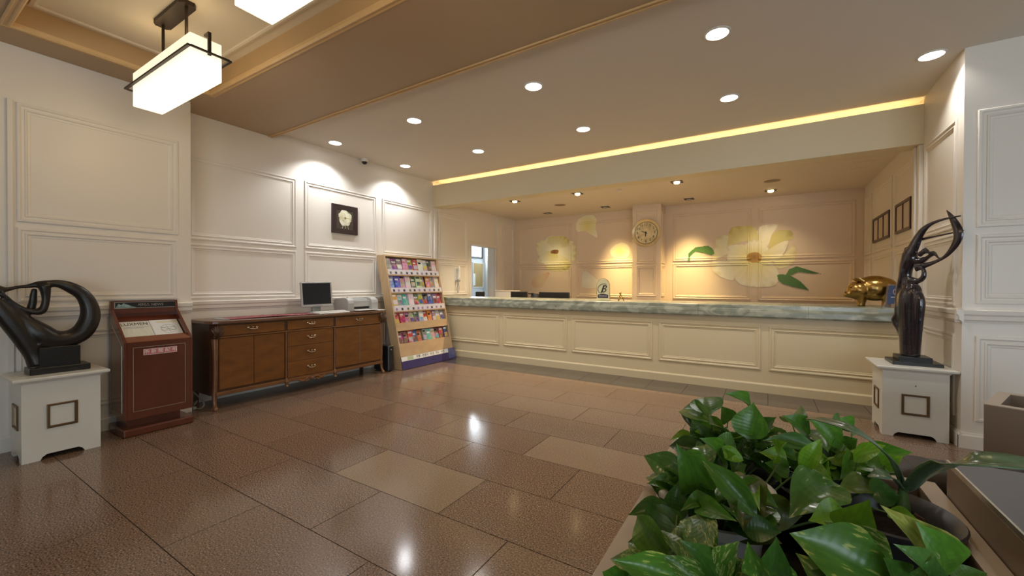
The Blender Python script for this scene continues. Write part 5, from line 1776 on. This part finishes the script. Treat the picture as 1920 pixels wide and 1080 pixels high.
def pot(plant, c, r, h, m, rim=.012, sx=1.0, sy=1.0):
    z0 = .52
    p = part('pot', lathe(B(), [(r * .72, z0), (r * .92, z0 + h * .85), (r, z0 + h * .88), (r + rim, z0 + h * .9), (r + rim, z0 + h), (r, z0 + h), (r * .93, z0 + h * .9), (r * .9, z0 + h * .82), (0, z0 + h * .80)], (c[0], c[1], 0), 32, sx, sy), m, plant, smooth=True)
    part('soil', lathe(B(), [(r * .9 * .98, z0 + h * .80), (r * .6, z0 + h * .84), (0, z0 + h * .86)], (c[0], c[1], 0), 20, sx, sy), SOIL, plant)
    return p
LEAVES = [
    ((-0.169, 1.594, 0.9), (-0.196, 1.699, 0.93), 0.081, 'g'),
    ((-0.048, 1.614, 0.93), (-0.116, 1.494, 1.0), 0.037, 'g'),
    ((-0.048, 1.482, 0.88), (-0.033, 1.51, 0.98), 0.073, 'g'),
    ((-0.16, 1.559, 0.88), (-0.28, 1.714, 0.86), 0.056, 'g'),
    ((-0.178, 1.481, 0.84), (-0.213, 1.497, 0.9), 0.047, 'd'),
    ((-0.18, 1.393, 0.84), (-0.271, 1.421, 0.82), 0.046, 'd'),
    ((-0.199, 1.182, 0.84), (-0.299, 1.201, 0.86), 0.055, 'w'),
    ((-0.143, 1.16, 0.8), (-0.188, 1.075, 0.96), 0.063, 'g'),
    ((-0.113, 1.336, 0.84), (-0.156, 1.232, 0.93), 0.045, 'g'),
    ((-0.025, 1.07, 0.84), (-0.133, 1.086, 0.93), 0.042, 'g'),
    ((-0.059, 1.321, 0.86), (-0.129, 1.318, 0.88), 0.03, 'b'),
    ((-0.209, 1.172, 0.8), (-0.264, 1.1, 0.83), 0.033, 'g'),
    ((-0.216, 1.182, 0.76), (-0.257, 1.142, 0.8), 0.034, 'd'),
    ((-0.188, 1.072, 0.78), (-0.185, 1.099, 0.86), 0.042, 'd'),
    ((-0.201, 1.058, 0.8), (-0.279, 0.979, 0.8), 0.037, 'g'),
    ((-0.172, 1.003, 0.82), (-0.221, 0.969, 0.74), 0.07, 'g'),
    ((-0.113, 1.078, 0.84), (-0.163, 0.987, 0.84), 0.023, 'g'),
    ((-0.129, 1.031, 0.84), (-0.046, 0.93, 0.88), 0.034, 'g'),
    ((-0.054, 1.17, 0.82), (-0.041, 1.051, 0.8), 0.046, 'o'),
    ((-0.132, 0.965, 0.84), (-0.074, 0.877, 0.82), 0.055, 'v'),
    ((-0.112, 0.704, 0.88), (-0.211, 0.657, 0.9), 0.039, 'v2'),
    ((-0.085, 0.721, 0.88), (-0.142, 0.681, 0.92), 0.026, 'v'),
    ((-0.067, 0.765, 0.86), (-0.117, 0.704, 0.94), 0.035, 'd'),
    ((-0.056, 0.743, 0.88), (-0.033, 0.716, 0.96), 0.031, 'v'),
    ((-0.01, 0.782, 0.88), (-0.023, 0.739, 0.95), 0.028, 'v2'),
    ((0.015, 0.821, 0.86), (0.016, 0.777, 0.95), 0.035, 'd'),
    ((-0.039, 1.076, 0.8), (0.032, 1.093, 0.8), 0.04, 'd'),
    ((-0.044, 1.594, 0.84), (0.025, 1.55, 0.93), 0.035, 'g'),
    ((0.125, 1.526, 0.86), (-0.01, 1.457, 0.88), 0.034, 'd'),
    ((0.087, 1.366, 0.85), (0.128, 1.377, 0.94), 0.034, 'b'),
    ((0.041, 1.387, 0.86), (0.048, 1.294, 0.94), 0.043, 'b'),
    ((0.117, 1.654, 0.86), (0.043, 1.589, 0.93), 0.052, 'g'),
    ((0.198, 1.644, 0.85), (0.113, 1.601, 0.93), 0.05, 'g'),
    ((0.212, 1.709, 0.88), (0.17, 1.611, 0.93), 0.044, 'g'),
    ((0.242, 1.741, 0.88), (0.197, 1.691, 0.92), 0.045, 'g'),
    ((0.215, 1.644, 0.85), (0.241, 1.634, 0.88), 0.035, 'g'),
    ((0.048, 1.447, 0.84), (-0.017, 1.407, 0.86), 0.04, 'b'),
    ((0.053, 1.415, 0.82), (-0.003, 1.388, 0.84), 0.039, 'g'),
    ((0.091, 1.421, 0.83), (0.151, 1.347, 0.84), 0.037, 'b'),
    ((0.151, 1.367, 0.82), (0.047, 1.167, 0.8), 0.086, 'w'),
    ((0.218, 1.49, 0.86), (0.277, 1.476, 0.92), 0.035, 'b'),
    ((0.277, 1.484, 0.86), (0.31, 1.466, 0.9), 0.031, 'b'),
    ((0.243, 1.48, 0.8), (0.157, 1.375, 0.8), 0.043, 'o'),
    ((0.234, 1.62, 0.82), (0.179, 1.479, 0.8), 0.054, 'g'),
    ((0.247, 1.536, 0.84), (0.28, 1.473, 0.84), 0.044, 'g'),
    ((0.167, 1.231, 0.8), (0.082, 1.137, 0.82), 0.055, 'b'),
    ((0.163, 1.147, 0.82), (0.18, 1.084, 0.92), 0.062, 'b'),
    ((0.16, 0.836, 0.9), (0.034, 0.819, 0.94), 0.073, 'v2'),
    ((0.176, 0.923, 0.88), (0.084, 0.87, 0.95), 0.042, 'v'),
    ((0.243, 0.993, 0.86), (0.156, 0.868, 1.0), 0.05, 'y'),
    ((0.247, 0.941, 0.88), (0.201, 0.884, 0.98), 0.051, 'g'),
    ((0.172, 0.832, 0.9), (0.148, 0.802, 0.95), 0.041, 'd'),
    ((0.198, 0.827, 0.92), (0.148, 0.746, 1.0), 0.032, 'w'),
    ((0.202, 0.824, 0.92), (0.199, 0.783, 0.98), 0.032, 'w'),
    ((0.302, 1.081, 0.8), (0.35, 1.106, 0.82), 0.03, 'g'),
    ((0.256, 1.321, 0.8), (0.296, 1.272, 0.82), 0.021, 'b'),
    ((0.239, 1.426, 0.8), (0.301, 1.445, 0.8), 0.054, 'd'),
    ((-0.122, 1.748, 0.84), (-0.143, 1.719, 0.9), 0.051, 'g'),
    ((-0.016, 1.558, 0.86), (0.029, 1.524, 0.94), 0.044, 'd'),
    ((-0.065, 1.089, 0.82), (-0.048, 0.974, 0.86), 0.02, 'w'),
    ((-0.043, 1.24, 0.84), (-0.005, 1.081, 0.8), 0.061, 'o'),
    ((0.079, 1.775, 0.86), (0.122, 1.603, 0.92), 0.054, 'g'),
    ((0.148, 1.661, 0.86), (0.163, 1.578, 0.84), 0.05, 'g'),
    ((-0.079, 1.407, 0.86), (-0.128, 1.337, 0.9), 0.041, 'w'),
    ((-0.028, 1.259, 0.8), (-0.01, 1.081, 0.84), 0.022, 'b'),
    ((-0.128, 1.336, 0.84), (-0.067, 1.299, 0.88), 0.039, 'b'),
]
PLANTS = []


def pothos(lab, c, r, h, m, handles=False):
    t = thing('potted_pothos', lab, 'potted plant', (c[0], c[1], .52))
    pt = pot(t, c, r, h, m)
    if handles:
        z = .52 + h * .82
        for a in (handles if isinstance(handles, (list, tuple)) else (0,)):
            d = V((math.cos(a), math.sin(a), 0))
            s = V((-d.y, d.x, 0))
            q = [V((c[0], c[1], z)) + d * (r * e) + s * f + V((0, 0, g)) for e, f, g in ((.92, -.05, -.02), (1.08, -.052, .03), (1.18, -.032, .075), (1.18, .032, .075), (1.08, .052, .03), (.92, .05, -.02))]
            part('handle', tube(B(), [tuple(v) for v in q], .0135, 10, 4), m, pt, smooth=True)
    PLANTS.append([t, V((c[0], c[1], .70)), []])
    return t


pothos('bushy pothos at the far end of the long planter', (-.10, 1.60), .125, .20, POTG)
pothos('pothos in a black pot at the far right of the long planter', (.16, 1.61), .12, .19, BLACKP)
pothos('pothos in a white pot with loop handles at the left of the planter', (-.112, 1.235), .122, .235, CERAM, (3.95, .75))
pothos('streaked pothos at the near left of the long planter', (-.11, .80), .12, .24, CERAM)
pothos('large leaved variegated pothos at the near right of the long planter', (.17, .86), .14, .26, POTG)


def nearest(p):
    return min(PLANTS, key=lambda q: (q[1].x - p[0]) ** 2 + (q[1].y - p[1]) ** 2)


for b, tip, w, k in LEAVES:
    pl_ = nearest(b)
    ratio = w / max(.02, (V(b) - V(tip)).length)
    vi = 0 if ratio > .45 else 1
    if k in ('y', 'v2'):
        vi = 2
    add_leaf(pl_[0], b, tip, max(w * 1.4, .038), k, vi, rnd.uniform(-.2, .2), V((rnd.uniform(-.15, .15), -.75, .65)))
    pl_[2].append(b)
# shorter leaves filling the clumps between the pots
KINDS = {0: 'ggdbw', 1: 'ggbgb', 2: 'gdgwo', 3: 'gvdv', 4: 'v2 d g'.split() + ['v']}
for i, (t, c, pts) in enumerate(PLANTS):
    for k in range((44, 46, 44, 36, 26)[i]):
        a = rnd.uniform(0, 2 * PI)
        rr = rnd.uniform(.02, .13) * (1.0, 1.0, .9, .95, .95)[i]
        z = .77 + rnd.uniform(0, .09) - rr * .2
        b = (c.x + rr * math.cos(a), c.y + rr * math.sin(a) * 1.0, z)
        a2 = a + rnd.uniform(-.9, .9)
        ln = rnd.uniform(.085, .135)
        tip = (b[0] + ln * .8 * math.cos(a2), b[1] + ln * .8 * math.sin(a2), z + rnd.uniform(-.03, .055))
        tip = (min(max(tip[0], -.33), .36), min(tip[1], 1.80), tip[2])
        if i >= 3:
            b = (b[0], max(b[1], .74), min(b[2], .83))
            tip = (max(tip[0], -.26), max(tip[1], .70), min(tip[2], .85))
        if tip[0] < -.24:
            tip = (tip[0], tip[1], max(tip[2], .765))
        kd = KINDS[i][rnd.randrange(len(KINDS[i]))]
        add_leaf(t, b, tip, ln * rnd.uniform(.5, .7), kd, rnd.choice([0, 0, 1]), rnd.uniform(-.6, .6))
        pts.append(b)
    bm = B()
    for b in pts:
        q = V(b)
        base = V((c.x + (q.x - c.x) * .3, c.y + (q.y - c.y) * .3, .69))
        mid = base.lerp(q, .55) + V((rnd.uniform(-.015, .015), rnd.uniform(-.015, .015), .02))
        tube(bm, [tuple(base), tuple(mid), tuple(q)], [.0032, .0026, .002], 5, 3)
    part('stems', bm, STEMM, t, smooth=True)

# strap leaved bulb plant in a wide charcoal pot
t = thing('potted_amaryllis', 'bulb plant with long arching strap leaves in a wide charcoal pot', 'potted plant', (.262, 1.415, .52))
cx, cy, r = .262, 1.415, .122
part('pot', lathe(B(), [(r * .7, .52), (r * .98, .735), (r * 1.05, .742), (r * 1.22, .764), (r * 1.24, .772), (r * 1.21, .776), (r * 1.06, .764), (r * .96, .745), (r * .9, .715), (0, .712)], (cx, cy, 0), 40), POTG, t, smooth=True)
part('soil', lathe(B(), [(r * .92, .716), (r * .5, .722), (0, .724)], (cx, cy, 0), 24), SOIL, t)
bx0 = V((.315, 1.495, .74))
part('bulb', tube(B(), [tuple(bx0 + V((0, 0, -.02))), tuple(bx0 + V((0, 0, .01))), tuple(bx0 + V((.0, -.003, .05))), tuple(bx0 + V((0, -.006, .075)))], [.014, .017, .011, .010], 12, 3), STEMM, t, smooth=True)
DRY = mat('dry_leaf', (0.20, 0.10, 0.05), .8, noise=(20, .3), col2=(.10, .05, .03))
for k in range(5):
    a = 2.2 + k * .9
    q = bx0 + V((math.cos(a) * .018, math.sin(a) * .018, -.012))
    add = prism(B(), [q, q + V((math.cos(a) * .012 - .006, math.sin(a) * .012, .02)), q + V((math.cos(a) * .025, math.sin(a) * .025, .012)), q + V((math.cos(a) * .02 + .008, math.sin(a) * .02, -.006))], (.001, .002, .003))
    part('dry_scale', add, DRY, t)


def strap(pts, w, wl):
    P = [V(q[:3]) for q in spline([tuple(p) for p in pts], 8)]
    bm = B()
    rows = []
    n = len(P)
    for i, p in enumerate(P):
        d = (P[min(i + 1, n - 1)] - P[max(i - 1, 0)]).normalized()
        s = d.cross(V((0, 0, 1)))
        if s.length < .1:
            s = V((1, 0, 0))
        s.normalize()
        s = (s * .8 + V((0.5, -.2, 0)) * .0 + d.cross(V((0, -1, .3))).normalized() * .35).normalized()
        nn = s.cross(d)
        q = i / (n - 1)
        hw = w * (.55 + .45 * math.sin(PI * min(1, q * 1.3) * .5)) * (1 if q < .72 else max(.04, 1 - ((q - .72) / .28) ** 2))
        rows.append([bm.verts.new(p + s * hw * a + nn * hw * .28 * abs(a)) for a in (-1, -.5, 0, .5, 1)])
    for a, b in zip(rows, rows[1:]):
        for k in range(4):
            bm.faces.new((a[k], b[k], b[k + 1], a[k + 1]))
    o = part('strap_leaf', bm, STRAPM, t, smooth=True)
    md = o.modifiers.new('thick', 'SOLIDIFY')
    md.thickness = .0022
    md.offset = 0


tp = bx0 + V((0, -.006, .06))
strap([tuple(tp), (.30, 1.441, .84), (.262, 1.345, .92), (.215, 1.30, .975), (.172, 1.293, 1.0), (.125, 1.35, .995), (.095, 1.41, .978)], .013, 0)
strap([tuple(tp), (.308, 1.40, .845), (.298, 1.26, .93), (.292, 1.15, .985), (.294, 1.053, 1.03), (.327, 1.027, 1.05), (.40, 1.05, 1.045), (.50, 1.10, 1.01)], .019, 0)
strap([tuple(tp), (.295, 1.44, .83), (.271, 1.402, .862), (.245, 1.364, .875), (.222, 1.37, .862)], .017, 0)
